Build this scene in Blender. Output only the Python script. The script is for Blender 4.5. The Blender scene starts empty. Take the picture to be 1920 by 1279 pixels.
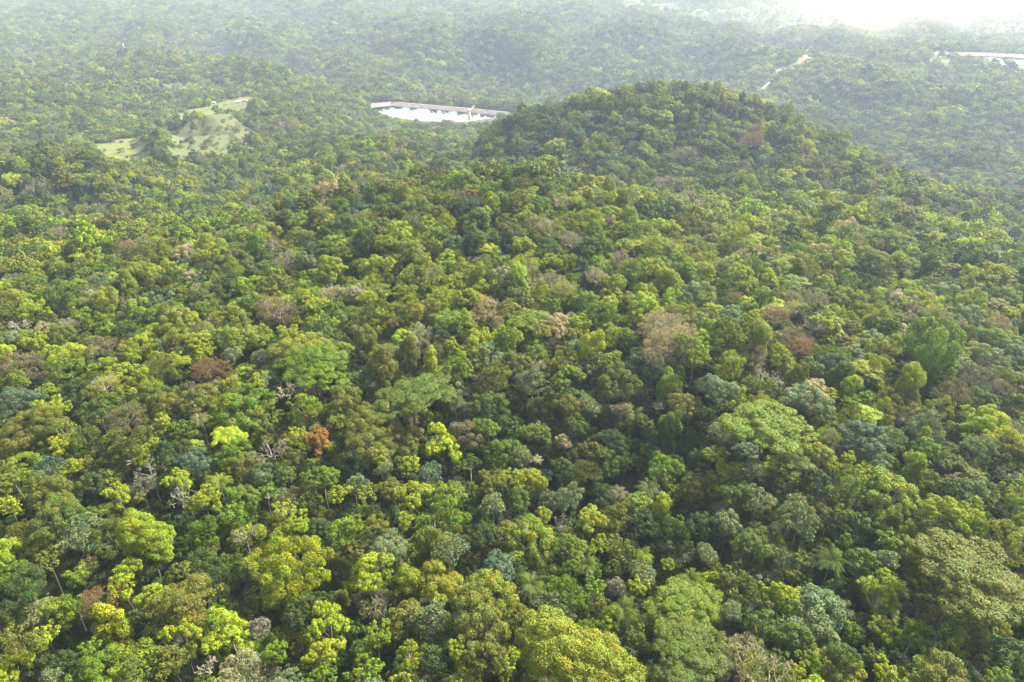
import bpy, math
import numpy as np
from math import radians, sin, cos, pi

# ------------------------------------------------------------------ camera, sky, sun, exposure
S = bpy.context.scene
COL = S.collection
W0, H0, FPX = 1920.0, 1279.0, 1280.0
PITCH = radians(32.0); CAMZ = 110.0
SP, CP = sin(PITCH), cos(PITCH)
cam = bpy.data.cameras.new("camera")
camo = bpy.data.objects.new("camera", cam); COL.objects.link(camo)
cam.sensor_width = 36.0; cam.lens = 24.0
cam.clip_start = 0.5; cam.clip_end = 20000
camo.location = (0, 0, CAMZ); camo.rotation_euler = (pi/2 - PITCH, 0, 0)
S.camera = camo

SUN_EL, SUN_AZ = radians(45), radians(52)      # azimuth clockwise from +Y (ahead, towards the right)
world = bpy.data.worlds.new("World"); S.world = world; world.use_nodes = True
nt = world.node_tree; bg = nt.nodes["Background"]
sky = nt.nodes.new("ShaderNodeTexSky"); sky.sky_type = 'NISHITA'; sky.sun_disc = False
sky.sun_elevation = SUN_EL; sky.sun_rotation = SUN_AZ
sky.air_density = 1.0; sky.dust_density = 4.0; sky.ozone_density = 1.0
hsv = nt.nodes.new("ShaderNodeHueSaturation"); hsv.inputs['Saturation'].default_value = 0.35
hsv.inputs['Value'].default_value = 1.0
nt.links.new(sky.outputs[0], hsv.inputs['Color']); nt.links.new(hsv.outputs[0], bg.inputs['Color'])
bg.inputs['Strength'].default_value = 0.07
sun = bpy.data.lights.new("sun", 'SUN'); sun.energy = 5.0; sun.angle = radians(10); sun.color = (1.0, 0.935, 0.77)
suno = bpy.data.objects.new("sun", sun); COL.objects.link(suno)
suno.rotation_euler = (pi/2 - SUN_EL, 0, -SUN_AZ)
suno.location = (300, 200, 500)
# a sun lamp shines along its -Z: tilt it so that the light comes from azimuth SUN_AZ
import mathutils
d = mathutils.Vector((sin(SUN_AZ)*cos(SUN_EL), cos(SUN_AZ)*cos(SUN_EL), sin(SUN_EL)))
suno.rotation_euler = d.to_track_quat('Z', 'Y').to_euler()
S.view_settings.view_transform = 'Standard'; S.view_settings.look = 'None'
S.view_settings.exposure = 1.72; S.view_settings.gamma = 1.0
S.render.engine = 'CYCLES'
cy = S.cycles
cy.max_bounces = 5; cy.diffuse_bounces = 3; cy.glossy_bounces = 2; cy.transmission_bounces = 3
cy.volume_bounces = 1; cy.transparent_max_bounces = 8
cy.use_denoising = True; cy.denoiser = 'OPENIMAGEDENOISE'; cy.denoising_input_passes = 'RGB_ALBEDO_NORMAL'; cy.denoising_prefilter = 'ACCURATE'
HAZE = 0.000158

rng = np.random.default_rng(11)

# ------------------------------------------------------------------ terrain: canopy surface from depth readings
def coef(v): return SP - ((H0-1)/2 - v)/FPX*CP
def pix(u, v, t):
    cyy = ((H0-1)/2 - v)/FPX
    return (t*(u-960)/FPX, t*(CP + cyy*SP), CAMZ + t*(-SP + cyy*CP))
def hid(u, t, z):
    cyy = ((z-CAMZ)/t + SP)/CP
    return (t*(u-960)/FPX, t*(CP + cyy*SP), z)
CTRL = [pix(*p) for p in [
 (0,1279,115),(480,1279,113),(960,1279,115),(1440,1279,114),(1920,1279,113),
 (0,1060,138),(480,1060,140),(960,1060,137),(1300,1060,146),(1560,1070,143),(1920,1060,132),
 (0,850,168),(480,850,170),(800,850,174),(1020,860,184),(1200,880,180),(1450,860,164),(1920,850,168),
 (0,640,225),(400,640,216),(700,640,213),(960,640,210),(1300,640,208),(1600,640,222),(1920,620,245),
 (0,500,300),(350,500,282),(700,500,262),(1000,500,268),(1300,500,272),(1600,500,300),(1920,480,345),
 (0,432,365),(120,430,355),(250,432,345),(400,424,336),(480,412,335),(0,388,470),(150,388,480),(300,386,480),(430,376,470),(620,362,345),(800,330,342),(960,315,350),(1100,330,365),(1250,360,375),
 (1400,400,385),(1600,400,400),(1800,420,415),(1900,402,455),(1640,300,560),(1760,345,510),
 (1550,345,470),(1420,335,490),(1280,318,520),(1150,300,545),(1000,296,560),(912,304,575),
 (1450,198,600),(1250,162,600),(1340,170,600),(1400,182,600),(1180,166,605),(1100,177,605),(1040,190,605),(985,204,600),(948,228,595),(915,262,590),(1500,226,595),(1570,258,580),
 (1250,220,580),(1100,240,575),(1400,260,560),(1250,270,560),
 (0,330,500),(100,306,510),(180,320,490),(250,340,500),(320,325,640),(400,345,560),(510,352,500),(560,320,560),(700,300,640),(840,290,700),(880,260,760),(640,250,850),(800,250,900),
 (0,250,800),(150,230,850),(180,290,680),(260,290,690),(290,250,790),(330,300,640),(400,285,700),(480,300,640),(560,220,880),
 (380,205,960),(320,215,920),(460,190,1000),(550,175,1020),(620,200,980),(680,190,1130),
 (0,160,1150),(150,150,1200),(235,108,1500),(350,140,1250),(420,128,1330),(0,80,1750),(200,60,1900),(0,10,2500),(250,10,2500),
 (240,100,1450),(420,108,1500),(520,125,1450),(600,148,1350),(650,166,1270),(420,92,1850),(520,100,1780),(420,60,2080),(520,62,1950),(620,80,1750),(650,120,1560),(560,20,2450),(620,10,2500),
 (720,170,1330),(900,174,1490),(1100,168,1490),(900,130,1530),(900,84,1590),(700,85,1700),(1100,85,1620),(1100,130,1530),
 (900,40,2050),(1100,40,2050),(900,2,2650),(1200,2,2650),(1300,90,1700),(1300,130,1550),(1300,45,2050),
 (1440,165,1230),(1440,135,1330),(1500,110,1450),(1400,60,1850),(1500,50,1900),(1650,60,1850),(1600,5,2600),(1900,5,2500),
 (1800,62,1800),(1600,100,1430),(1700,125,1330),(1600,170,1150),(1500,215,1060),(1560,250,950),(1650,220,1050),(1750,230,1000),
 (1900,200,1080),(1800,160,1250),(1660,290,880),(1740,320,800),(1850,340,760),(1910,330,790),(1880,250,980),
]]
CTRL += [hid(*p) for p in [
 (330,1700,-205),(420,1680,-215),(520,1640,-220),(600,1540,-222),(1250,730,-70),(1250,860,-135),(1250,1050,-180),(1450,720,-90),(1450,880,-155),(1080,760,-110),(1080,930,-165),(1640,660,-110),
 (1900,560,-105),(1640,780,-150),(620,440,-52),(750,430,-46),(950,440,-48),(1130,455,-52),(1300,460,-50),(950,700,-95),
]]
WZ1, WZ2 = -173.0, -138.0
def onplane(u, v, z):
    t = (CAMZ - z)/coef(v); return pix(u, v, t)
CTRL += [(*onplane(u, v, WZ1)[:2], WZ1+h) for u, v, h in [(690,196,15),(703,193,22),(722,193,18),(750,191,9),(790,193,6),(820,197,5),(900,204,5),(958,211,6),(715,214,9),(760,229,3),(830,235,2),(900,233,1),(955,227,2),(830,212,14)]]
CTRL += [(*onplane(u, v, WZ2)[:2], WZ2+h) for u, v, h in [(1735,101,12),(1800,98,8),(1870,98,8),(1960,102,8),(1760,112,4),(1820,120,3),(1880,130,2),(1940,138,2),(1850,110,12)]]
CTRL += [(r*sin(a), r*cos(a), z) for r, z in ((4500,-190),(7000,-120)) for a in np.radians([-40,-20,0,20,40])]
CTRL += [(r*sin(a), r*cos(a), 0) for r in (5, 35) for a in np.radians([-40,0,40])]
CTRL = np.array(CTRL)
def warp(x, y):
    r = np.maximum(np.hypot(x, y), 4.0); th = np.arctan2(x, y)
    return np.stack([np.clip(th, -.95, .95)*1.6, np.log(r)], -1)
PW = warp(CTRL[:, 0], CTRL[:, 1])
phi = lambda q: np.sqrt(q*q + 0.03**2)
D = np.sqrt(((PW[:, None]-PW[None])**2).sum(-1))
A = phi(D) + np.eye(len(PW))*-0.004
n = len(PW)
M = np.zeros((n+3, n+3)); M[:n, :n] = A; M[:n, n] = 1; M[:n, n+1:] = PW; M[n:, :n] = M[:n, n:].T
RB = np.linalg.solve(M, np.r_[CTRL[:, 2], 0, 0, 0])
_ph = rng.uniform(0, 2*pi, (14, 2)); _an = rng.uniform(0, pi, 14)
CALM = [(*pix(u, v, t), rr) for u, v, t, rr in ((1250,200,590,170),(1080,200,600,120),(1450,220,570,120),(800,330,342,90),(830,210,1170,190),(1870,112,1390,260),(330,230,880,210),(240,280,720,130),(420,108,1480,220),(1640,300,540,80),(1470,140,1330,130),(240,100,1450,110))]
def undul(x, y):
    r = np.hypot(x, y)
    z = np.zeros_like(x)
    for k in range(14):
        wl = 70*1.36**k if k < 8 else 90*1.3**(k-8)
        c, s_ = cos(_an[k]), sin(_an[k])
        z = z + np.sin((x*c + y*s_)/wl*2*pi + _ph[k, 0] + 1.3*np.sin((-x*s_ + y*c)/wl*1.7 + _ph[k, 1])) * wl*(0.006 if k < 8 else 0.006*(1+np.clip((r-900)/500, 0, 1)*2.2))
    q = np.ones_like(x)
    for cx_, cy_, _z, rr in CALM: q = q*(1-.92*np.exp(-((x-cx_)**2+(y-cy_)**2)/(rr*rr)))
    return z*np.clip((r-180)/450, 0, 1)*2.0*q
def canopy(x, y):
    x = np.asarray(x, float); y = np.asarray(y, float); sh = x.shape
    xf, yf = x.ravel(), y.ravel(); out = np.empty(len(xf))
    for i in range(0, len(xf), 20000):
        q = warp(xf[i:i+20000], yf[i:i+20000])
        dd = np.sqrt(((q[:, None]-PW[None])**2).sum(-1))
        out[i:i+20000] = phi(dd) @ RB[:n] + RB[n] + q @ RB[n+1:]
    r = out.reshape(sh) + undul(x, y)
    return r
CAN_H = 20.0
LAKES = []    # (polygon, water level)
def inpoly(x, y, poly):
    ins = np.zeros(x.shape, bool); m = len(poly)
    for i in range(m):
        x1, y1 = poly[i]; x2, y2 = poly[(i+1) % m]
        c = ((y1 > y) != (y2 > y)) & (x < (x2-x1)*(y-y1)/((y2-y1) if y2 != y1 else 1e-9) + x1)
        ins ^= c
    return ins
def polydist(x, y, poly):
    dm = np.full(x.shape, 1e9); m = len(poly)
    for i in range(m):
        a = np.array(poly[i]); b = np.array(poly[(i+1) % m]); ab = b-a
        tt = np.clip(((x-a[0])*ab[0] + (y-a[1])*ab[1])/max(ab@ab, 1e-9), 0, 1)
        dm = np.minimum(dm, np.hypot(x-a[0]-tt*ab[0], y-a[1]-tt*ab[1]))
    return dm
LAKE1 = [onplane(u, v, WZ1)[:2] for u, v in [(697,203),(705,199),(733,196.5),(800,202),(880,209),(958,217),(952,221),(905,224),(870,229),(800,228),(750,222),(715,211)]]
LAKE2 = [onplane(u, v, WZ2)[:2] for u, v in [(1749,103),(1762,101),(1850,103),(1960,108),(2060,112),(2060,140),(1925,129),(1880,122),(1840,115),(1790,109),(1760,107)]]
LAKES = [(LAKE1, WZ1), (LAKE2, WZ2)]
def cast_canopy(u, v, h=0.0):
    out = []
    ts = 60*1.006**np.arange(680)
    for uu, vv in zip(u, v):
        cyy = ((H0-1)/2 - vv)/FPX; x = ts*(uu-960)/FPX; y = ts*(CP+cyy*SP); z = CAMZ + ts*(-SP+cyy*CP)
        b = z < canopy(x, y) + h; k = int(np.argmax(b)) if b.any() else len(ts)-1; out.append((float(x[k]), float(y[k])))
    return out
MEADOWS = {   # outlines in the photo, laid on the terrain
 'main': [(312,215),(340,207),(385,199),(415,190),(436,184),(470,177),(492,182),(500,194),(470,205),(440,215),(425,236),(400,244),(375,240),(350,246),(325,248),(312,232)],
 'lower': [(160,283),(178,270),(215,261),(250,262),(290,266),(292,285),(290,306),(262,304),(240,312),(205,314),(180,308)],
 'scrub': [(300,262),(345,252),(400,244),(440,236),(476,246),(480,275),(455,290),(425,300),(395,300),(350,296),(320,300),(308,280)],
 'upper': [(290,172),(305,160),(340,152),(372,154),(350,160),(320,170),(300,180)],
 'edge': [(38,194),(64,192),(66,203),(44,206)],
 'bank': [(665,186),(690,184),(712,188),(690,197),(672,200)],
 'shore': [(845,226),(885,224),(905,226),(880,233),(850,233)],
 'right': [(1742,110),(1768,108),(1820,120),(1850,128),(1800,130),(1750,124)],
 'scar': [(1428,126),(1452,126),(1485,121),(1522,104),(1516,120),(1482,138),(1458,154),(1432,180),(1415,174),(1438,148)],
 'farm': [(1290,22),(1400,10),(1560,14),(1640,30),(1700,40),(1640,62),(1540,66),(1440,56),(1330,46)],
 'field': [(1150,6),(1260,4),(1310,10),(1240,18),(1170,16)],
 'plain': [(1840,30),(1920,14),(1930,60),(1870,64)],
}
MW = {k_: cast_canopy([p[0] for p in pl], [p[1] for p in pl], -3) for k_, pl in MEADOWS.items()}
def ground(x, y):
    x = np.asarray(x, float); y = np.asarray(y, float)
    g = canopy(x, y) - CAN_H
    for k_, P_ in MW.items():
        pa = np.array(P_); lo = pa.min(0)-40; hi = pa.max(0)+40
        near = (x > lo[0]) & (x < hi[0]) & (y > lo[1]) & (y < hi[1])
        if near.any():
            dd = polydist(x[near], y[near], P_); sd = np.where(inpoly(x[near], y[near], P_), -dd, dd)
            w = np.clip(1-(sd-2)/28, 0, 1); w = w*w*(3-2*w); gg = g[near]; g[near] = np.maximum(gg, gg + w*17.0)
    for poly, z in LAKES:
        dd = polydist(x, y, poly); ins = inpoly(x, y, poly)
        sd = np.where(ins, -dd, dd)
        w = np.clip(1-(sd-16)/40, 0, 1); w = w*w*(3-2*w)
        tgt = np.where(sd > 0, z + np.minimum(sd*0.4, 2.6) - 1.4, z - 2.5)
        g = g*(1-w) + tgt*w
    return g
def cast(u, v, h):
    """point where the ray through photo pixel (u, v) meets the ground raised by h"""
    u = np.atleast_1d(np.asarray(u, float)); v = np.atleast_1d(np.asarray(v, float)); h = np.broadcast_to(np.asarray(h, float), u.shape)
    cyy = ((H0-1)/2 - v)/FPX; dx = (u-960)/FPX; dy = CP + cyy*SP; dz = -SP + cyy*CP
    ts = 60*1.012**np.arange(340)
    res = np.full(len(u), np.nan)
    for i in range(len(u)):
        x, y, z = ts*dx[i], ts*dy[i], CAMZ + ts*dz[i]
        below = z < ground(x, y) + h[i]
        if below.any():
            k = max(int(np.argmax(below)), 1); a, b = ts[k-1], ts[k]
            tt = np.linspace(a, b, 9); zz = CAMZ + tt*dz[i]
            bb = zz < ground(tt*dx[i], tt*dy[i]) + h[i]
            res[i] = tt[int(np.argmax(bb))] if bb.any() else b
    return res, res*dx, res*dy

# ------------------------------------------------------------------ materials
def mat(name):
    m = bpy.data.materials.new(name); m.use_nodes = True
    return m, m.node_tree, m.node_tree.nodes["Principled BSDF"]
def simple(name, col, rough=.7, metal=0.0, noise=0.0, nscale=1.0):
    m, t, b = mat(name)
    b.inputs['Roughness'].default_value = rough; b.inputs['Metallic'].default_value = metal
    if noise:
        nz = t.nodes.new("ShaderNodeTexNoise"); nz.inputs['Scale'].default_value = nscale; nz.inputs['Detail'].default_value = 5
        tc = t.nodes.new("ShaderNodeTexCoord"); t.links.new(tc.outputs['Object'], nz.inputs['Vector'])
        r = t.nodes.new("ShaderNodeValToRGB")
        r.color_ramp.elements[0].position = .3; r.color_ramp.elements[1].position = .7
        r.color_ramp.elements[0].color = (*[c*(1-noise) for c in col], 1); r.color_ramp.elements[1].color = (*[min(1, c*(1+noise)) for c in col], 1)
        t.links.new(nz.outputs['Fac'], r.inputs[0]); t.links.new(r.outputs[0], b.inputs['Base Color'])
    else:
        b.inputs['Base Color'].default_value = (*col, 1)
    return m
def leaf_material():
    m, t, b = mat("leaves"); N = t.nodes; L = t.links
    ti = N.new("ShaderNodeAttribute"); ti.attribute_type = 'INSTANCER'; ti.attribute_name = "tint"
    va = N.new("ShaderNodeAttribute"); va.attribute_type = 'GEOMETRY'; va.attribute_name = "leafvar"
    mul = N.new("ShaderNodeVectorMath"); mul.operation = 'MULTIPLY'
    L.new(ti.outputs['Vector'], mul.inputs[0]); L.new(va.outputs['Vector'], mul.inputs[1])
    b.inputs['Roughness'].default_value = .55; b.inputs['Specular IOR Level'].default_value = .22
    L.new(mul.outputs[0], b.inputs['Base Color'])
    tr = N.new("ShaderNodeBsdfTranslucent")
    m2 = N.new("ShaderNodeVectorMath"); m2.operation = 'MULTIPLY'; m2.inputs[1].default_value = (1.15, 1.2, .55)
    L.new(mul.outputs[0], m2.inputs[0]); L.new(m2.outputs[0], tr.inputs['Color'])
    mx = N.new("ShaderNodeMixShader"); mx.inputs[0].default_value = .28
    L.new(b.outputs[0], mx.inputs[1]); L.new(tr.outputs[0], mx.inputs[2])
    L.new(mx.outputs[0], N["Material Output"].inputs['Surface'])
    return m
LEAF = leaf_material()
def bark_material():
    m, t, b = mat("bark"); N = t.nodes; L = t.links
    ti = N.new("ShaderNodeAttribute"); ti.attribute_type = 'INSTANCER'; ti.attribute_name = "bark_tint"
    nz = N.new("ShaderNodeTexNoise"); nz.inputs['Scale'].default_value = 1.3; nz.inputs['Detail'].default_value = 4
    tc = N.new("ShaderNodeTexCoord"); L.new(tc.outputs['Object'], nz.inputs['Vector'])
    mr = N.new("ShaderNodeMapRange"); mr.inputs[3].default_value = .6; mr.inputs[4].default_value = 1.35
    L.new(nz.outputs['Fac'], mr.inputs[0])
    mul = N.new("ShaderNodeVectorMath"); mul.operation = 'SCALE'
    L.new(ti.outputs['Vector'], mul.inputs[0]); L.new(mr.outputs[0], mul.inputs['Scale'])
    L.new(mul.outputs[0], b.inputs['Base Color']); b.inputs['Roughness'].default_value = .85
    return m
BARK = bark_material()

# ------------------------------------------------------------------ mesh helpers
def mesh_np(name, V, F, m, var=None, smooth=False):
    """V (n,3), F (k,4) or (k,3) index arrays"""
    me = bpy.data.meshes.new(name)
    V = np.asarray(V, np.float32); F = np.asarray(F, np.int32)
    nc = F.shape[1]; nf = len(F)
    me.vertices.add(len(V)); me.vertices.foreach_set("co", V.ravel())
    me.loops.add(nf*nc); me.loops.foreach_set("vertex_index", F.ravel())
    me.polygons.add(nf); me.polygons.foreach_set("loop_start", np.arange(nf, dtype=np.int32)*nc)
    try: me.polygons.foreach_set("loop_total", np.full(nf, nc, np.int32))
    except Exception: pass
    if var is not None:
        at = me.attributes.new("leafvar", 'FLOAT_VECTOR', 'CORNER')
        at.data.foreach_set("vector", np.repeat(np.asarray(var, np.float32), nc, axis=0).ravel())
    me.update(calc_edges=True); me.materials.append(m)
    if smooth: me.polygons.foreach_set("use_smooth", np.ones(nf, bool))
    return me
def new_obj(name, me, parent=None, loc=(0,0,0)):
    o = bpy.data.objects.new(name, me); COL.objects.link(o); o.location = loc
    if parent: o.parent = parent
    return o
def tag(o, label=None, cat=None, group=None, kind=None):
    if label: o["label"] = label
    if cat: o["category"] = cat
    if group: o["group"] = group
    if kind: o["kind"] = kind
    return o
class MB:
    """collects polygons as one mesh"""
    def __init__(s): s.v = []; s.f = []
    def add(s, vs, fs):
        k = len(s.v); s.v += [tuple(map(float, p)) for p in vs]; s.f += [tuple(i+k for i in f) for f in fs]
    def box(s, c, d, rot=0.0):
        cx, cy_, cz = c; a, b, h = d[0]/2, d[1]/2, d[2]/2; cr, sr = cos(rot), sin(rot)
        vs = [(cx+x*cr-y*sr, cy_+x*sr+y*cr, cz+z) for z in (-h, h) for x, y in ((-a,-b),(a,-b),(a,b),(-a,b))]
        s.add(vs, [(3,2,1,0),(4,5,6,7),(0,1,5,4),(1,2,6,5),(2,3,7,6),(3,0,4,7)])
    def tube(s, pts, rads, k=6):
        V, F = tube_np(pts, rads, k); s.add(V, [tuple(f) for f in F])
    def build(s, name, m, parent=None, smooth=False, loc=(0,0,0)):
        me = bpy.data.meshes.new(name); me.from_pydata(s.v, [], s.f); me.update(); me.materials.append(m)
        if smooth: me.polygons.foreach_set("use_smooth", np.ones(len(me.polygons), bool))
        return new_obj(name, me, parent, loc)
def tube_np(pts, rads, k=6):
    pts = np.asarray(pts, float); m = len(pts)
    tan = np.gradient(pts, axis=0); tan /= np.linalg.norm(tan, axis=1)[:, None] + 1e-9
    up = np.array([0,0,1.0]) if abs(tan[0][2]) < .9 else np.array([1.0,0,0])
    V = []
    for i in range(m):
        a = np.cross(tan[i], up); a /= np.linalg.norm(a)+1e-9; b = np.cross(a, tan[i])
        an = np.arange(k)*2*pi/k
        V.append(pts[i] + rads[i]*(np.cos(an)[:, None]*a + np.sin(an)[:, None]*b))
    V = np.concatenate(V); F = []
    for i in range(m-1):
        for j in range(k):
            F.append((i*k+j, i*k+(j+1) % k, (i+1)*k+(j+1) % k, (i+1)*k+j))
    return V, np.array(F)
def merge(parts):
    V = []; F = []; o = 0
    for v, f in parts: V.append(v); F.append(f+o); o += len(v)
    return np.concatenate(V), np.concatenate(F)
def unit(a): return a/(np.linalg.norm(a, axis=-1, keepdims=True)+1e-9)

# ------------------------------------------------------------------ tree crowns
def leaves_on(clumps, area_per, size, rg, mixn=.55, upcut=-.55, lobevar=.16, leafvar=.28, aspect=.75, hue=.055):
    """leaf cards spread over ellipsoidal clumps: clumps rows cx cy cz rx ry rz"""
    C = np.asarray(clumps, float); P = []; Nn = []; Id = []
    for i, c in enumerate(C):
        ar = 4*pi*((c[3]*c[4])**1.6/3 + (c[3]*c[5])**1.6/3 + (c[4]*c[5])**1.6/3)**(1/1.6)
        k = max(6, int(ar/area_per))
        q = unit(rg.normal(size=(k, 3))); q = q[q[:, 2] > upcut]
        rr = rg.uniform(.72, 1.08, len(q))[:, None]
        P.append(c[:3] + q*c[3:]*rr); Nn.append(unit(q/c[3:])); Id.append(np.full(len(q), i))
    P = np.concatenate(P); Nn = np.concatenate(Nn); Id = np.concatenate(Id)
    keep = np.ones(len(P), bool)
    for i, c in enumerate(C):
        dd = (((P-c[:3])/c[3:])**2).sum(1)
        keep &= ~((dd < .55) & (Id != i))
    P, Nn, Id = P[keep], Nn[keep], Id[keep]
    k = len(P)
    nrm = unit(Nn*mixn + unit(rg.normal(size=(k, 3)))*(1-mixn) + np.array([0,0,.15]))
    a = unit(np.cross(nrm, unit(rg.normal(size=(k, 3))))); b = np.cross(nrm, a)
    sz = size*rg.uniform(.65, 1.3, k)[:, None]
    a = a*sz*.5; b = b*sz*.5*aspect
    V = np.stack([P-a, P-b*1.0+nrm*sz*.06, P+a, P+b+nrm*sz*.06], 1).reshape(-1, 3)
    F = np.arange(4*k).reshape(k, 4)
    lv = rg.uniform(1-lobevar, 1+lobevar, len(C)); lh = rg.normal(0, hue*1.6, len(C))
    br = lv[Id]*rg.uniform(1-leafvar, 1+leafvar, k); hu = lh[Id] + rg.normal(0, hue, k)
    var = np.stack([br*(1+hu), br, br*np.clip(1-1.2*hu, .4, 1.8)], 1)
    return V, F, var
def dome_pts(k, rg, zmin=-.15):
    """evenly spread directions over a dome"""
    i = np.arange(k)+.5; z = 1 - i/k*(1-zmin); th = i*pi*(1+5**.5) + rg.uniform(0, 6)
    r = np.sqrt(np.clip(1-z*z, 0, 1)); q = np.stack([r*np.cos(th), r*np.sin(th), z], 1)
    return q
def limbs_np(targets, base, r0, rg, k=5, sag=.15):
    parts = []
    for t in targets:
        t = np.asarray(t, float); b = np.asarray(base, float)
        mid = b*.45 + t*.55 + np.array([0,0,1])*-sag*np.linalg.norm(t-b)*.5 + rg.normal(0, .06, 3)*np.linalg.norm(t-b)
        q = np.linspace(0, 1, 5)[:, None]; pts = (1-q)**2*b + 2*q*(1-q)*mid + q*q*t
        parts.append(tube_np(pts, r0*np.array([1,.75,.55,.38,.2]), k))
    return merge(parts)
def bare_np(R, H, rg, depth=4, thin=.075, seeds=5, spread=.75, r0=None):
    parts = []
    def grow(p, dr, ln, r, d):
        q = p + dr*ln
        m = (p+q)/2 + rg.normal(0, .07, 3)*ln
        parts.append(tube_np([p, m, q], [r, r*.8, max(r*.62, thin*.7)], 4 if d < 3 else 3))
        if d <= 0: return
        for _ in range(rg.integers(2, 4)):
            nd = unit(dr + rg.normal(0, spread, 3)*.8 + np.array([0,0,.18]))
            grow(q, nd, ln*rg.uniform(.6, .82), max(r*.58, thin), d-1)
    for i in range(seeds):
        a = i*2*pi/seeds + rg.uniform(-.4, .4); e = rg.uniform(.35, 1.0)
        grow(np.array([0,0,-H*.5]), np.array([cos(a)*cos(e), sin(a)*cos(e), sin(e)]), R*.42, r0 or R*.045, depth)
    return merge(parts)
SQ = {'S': 3.0, 'M': 5.2, 'L': 9.5}
RATIO = {'B': .80, 'D': .62, 'U': .34, 'O': .80, 'S': .55, 'T': .62, 'V': 1.45, 'N': .6, 'P': .5, 'G': .70}
def build_crown(kind, R, lod, seed):
    """returns (V,F,var) of foliage, (V,F) of limbs; crown centre at the origin, radius R"""
    rg = np.random.default_rng(seed)
    size = {0: .28, 1: .52, 2: 1.3}[lod]; per = {0: .034, 1: .115, 2: .8}[lod]
    if R > 8: size *= 1.08; per *= 1.15
    H = R*RATIO[kind]; lim = []; cl = []
    if kind in 'BG':
        nm = {'B': int(5 + R*.7), 'G': int(4+R*.5)}[kind]
        q = dome_pts(nm, rg, -.35)
        for d_ in q:
            c = d_*np.array([R*.62, R*.62, H*.72])*rg.uniform(.6, 1.22)*np.array([1,1,rg.uniform(.8,1.2)]) + rg.normal(0, .07*R, 3)
            rm = R*rg.uniform(.2, .42); lim.append(c*.8)
            ns = int(10 + R*.9)
            for e in dome_pts(ns, rg, -.55):
                e = unit(e + rg.normal(0, .22, 3)); rs = rm*rg.uniform(.28, .46)
                cl.append([*(c + e*rm*.78*np.array([1,1,.85])), rs, rs, rs*.8])
        args = dict(mixn=.62, lobevar=.14, leafvar=.18)
    elif kind == 'D':
        k = int(30 + R*R*1.3)
        wob = rg.uniform(0, 6, 4)
        for d_ in dome_pts(k, rg, -.45):
            d_ = unit(d_ + rg.normal(0, .07, 3)); th = math.atan2(d_[1], d_[0])
            f = 1 + .12*sin(2*th+wob[0]) + .10*sin(3*th+wob[1]) + .08*sin(5*th+wob[2])*d_[2]
            f *= rg.uniform(.90, 1.08)
            rs = R*.2*rg.uniform(.7, 1.25)*(5/R)**.35
            cl.append([*(d_*np.array([R*.86, R*.86, H*.88])*f), rs, rs, rs*.75])
        lim = [np.array([d_[0]*R*.55, d_[1]*R*.55, d_[2]*H*.5]) for d_ in dome_pts(7, rg, 0)]
        args = dict(mixn=.6, lobevar=.17, leafvar=.18)
    elif kind == 'U':
        nm = int(7 + R*.9)
        for i in range(nm):
            a = i*2.399 + rg.uniform(-.3, .3); rr = R*.78*math.sqrt((i+.4)/nm)
            c = np.array([rr*cos(a), rr*sin(a), H*(.75 - .95*(rr/R)**2) + rg.normal(0, .05*R)]); lim.append(c - np.array([0,0,.08*R]))
            rm = R*rg.uniform(.24, .36)
            for j in range(int(9+R*1.5)):
                aa = rg.uniform(0, 2*pi); r2 = rm*math.sqrt(rg.uniform(0, 1))
                rs = rg.uniform(.65, 1.25)*(R/9)**.3
                cl.append([c[0]+r2*cos(aa), c[1]+r2*sin(aa), c[2] - .28*r2*r2/rm + rg.normal(0, .12), rs, rs, rs*.42])
        args = dict(mixn=.75, lobevar=.13, leafvar=.22, upcut=-.3)
    elif kind == 'O':
        k = int(26 + R*7)
        for i in range(k):
            d_ = unit(rg.normal(size=3)+np.array([0,0,.35])); f = rg.uniform(.35, 1.05)**.6
            rs = R*rg.uniform(.09, .2)*(5/R)**.25; c = d_*np.array([R*.9, R*.9, H])*f
            cl.append([*c, rs, rs*rg.uniform(.7,1.2), rs*.8])
            if i < 12: lim.append(c)
        args = dict(mixn=.4, lobevar=.2, leafvar=.24)
    elif kind == 'S':
        k = int(22 + R*8)
        for i, d_ in enumerate(dome_pts(k, rg, -.3)):
            c = unit(d_+rg.normal(0, .12, 3))*np.array([R*.9, R*.9, H])*rg.uniform(.62, 1.05)
            rs = rg.uniform(.55, 1.05)*(R/5)**.4
            cl.append([*c, rs, rs, rs*.6])
            if i % 2 == 0 or R < 4: lim.append(c)
        args = dict(mixn=.35, lobevar=.12, leafvar=.26)
        size *= 1.25; per *= 1.5
    elif kind == 'T':
        k = int(40 + R*R*1.2)
        for d_ in dome_pts(k, rg, -.35):
            f = rg.uniform(.72, 1.04); rs = R*.15*rg.uniform(.6, 1.3)*(5/R)**.35
            c = unit(d_+rg.normal(0, .1, 3))*np.array([R*.93, R*.93, H])*f
            cl.append([*c, rs, rs, rs*.8])
        args = dict(mixn=.2, lobevar=.14, leafvar=.3, aspect=.6)
        size *= .8; per *= 1.3
    elif kind == 'V':
        k = int(34 + R*12)
        lean = rg.normal(0, .16, 2)
        for i in range(k):
            z = rg.uniform(-1, 1); a = rg.uniform(0, 2*pi); pr = math.sqrt(max(.05, 1-max(z, 0)**2.2))*(.62+.28*max(z, 0) + .2*sin(3*z+seed))
            rs = R*rg.uniform(.16, .28)*(4/max(R, 2))**.3
            cl.append([R*pr*cos(a)*.85 + lean[0]*z*H, R*pr*sin(a)*.85 + lean[1]*z*H, z*H*.9, rs, rs, rs*rg.uniform(1.0, 1.7)])
        lim = [np.array([0,0,H*.3])]
        args = dict(mixn=.5, lobevar=.2, leafvar=.28)
    elif kind == 'N':
        k = int(14 + R*4)
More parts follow.
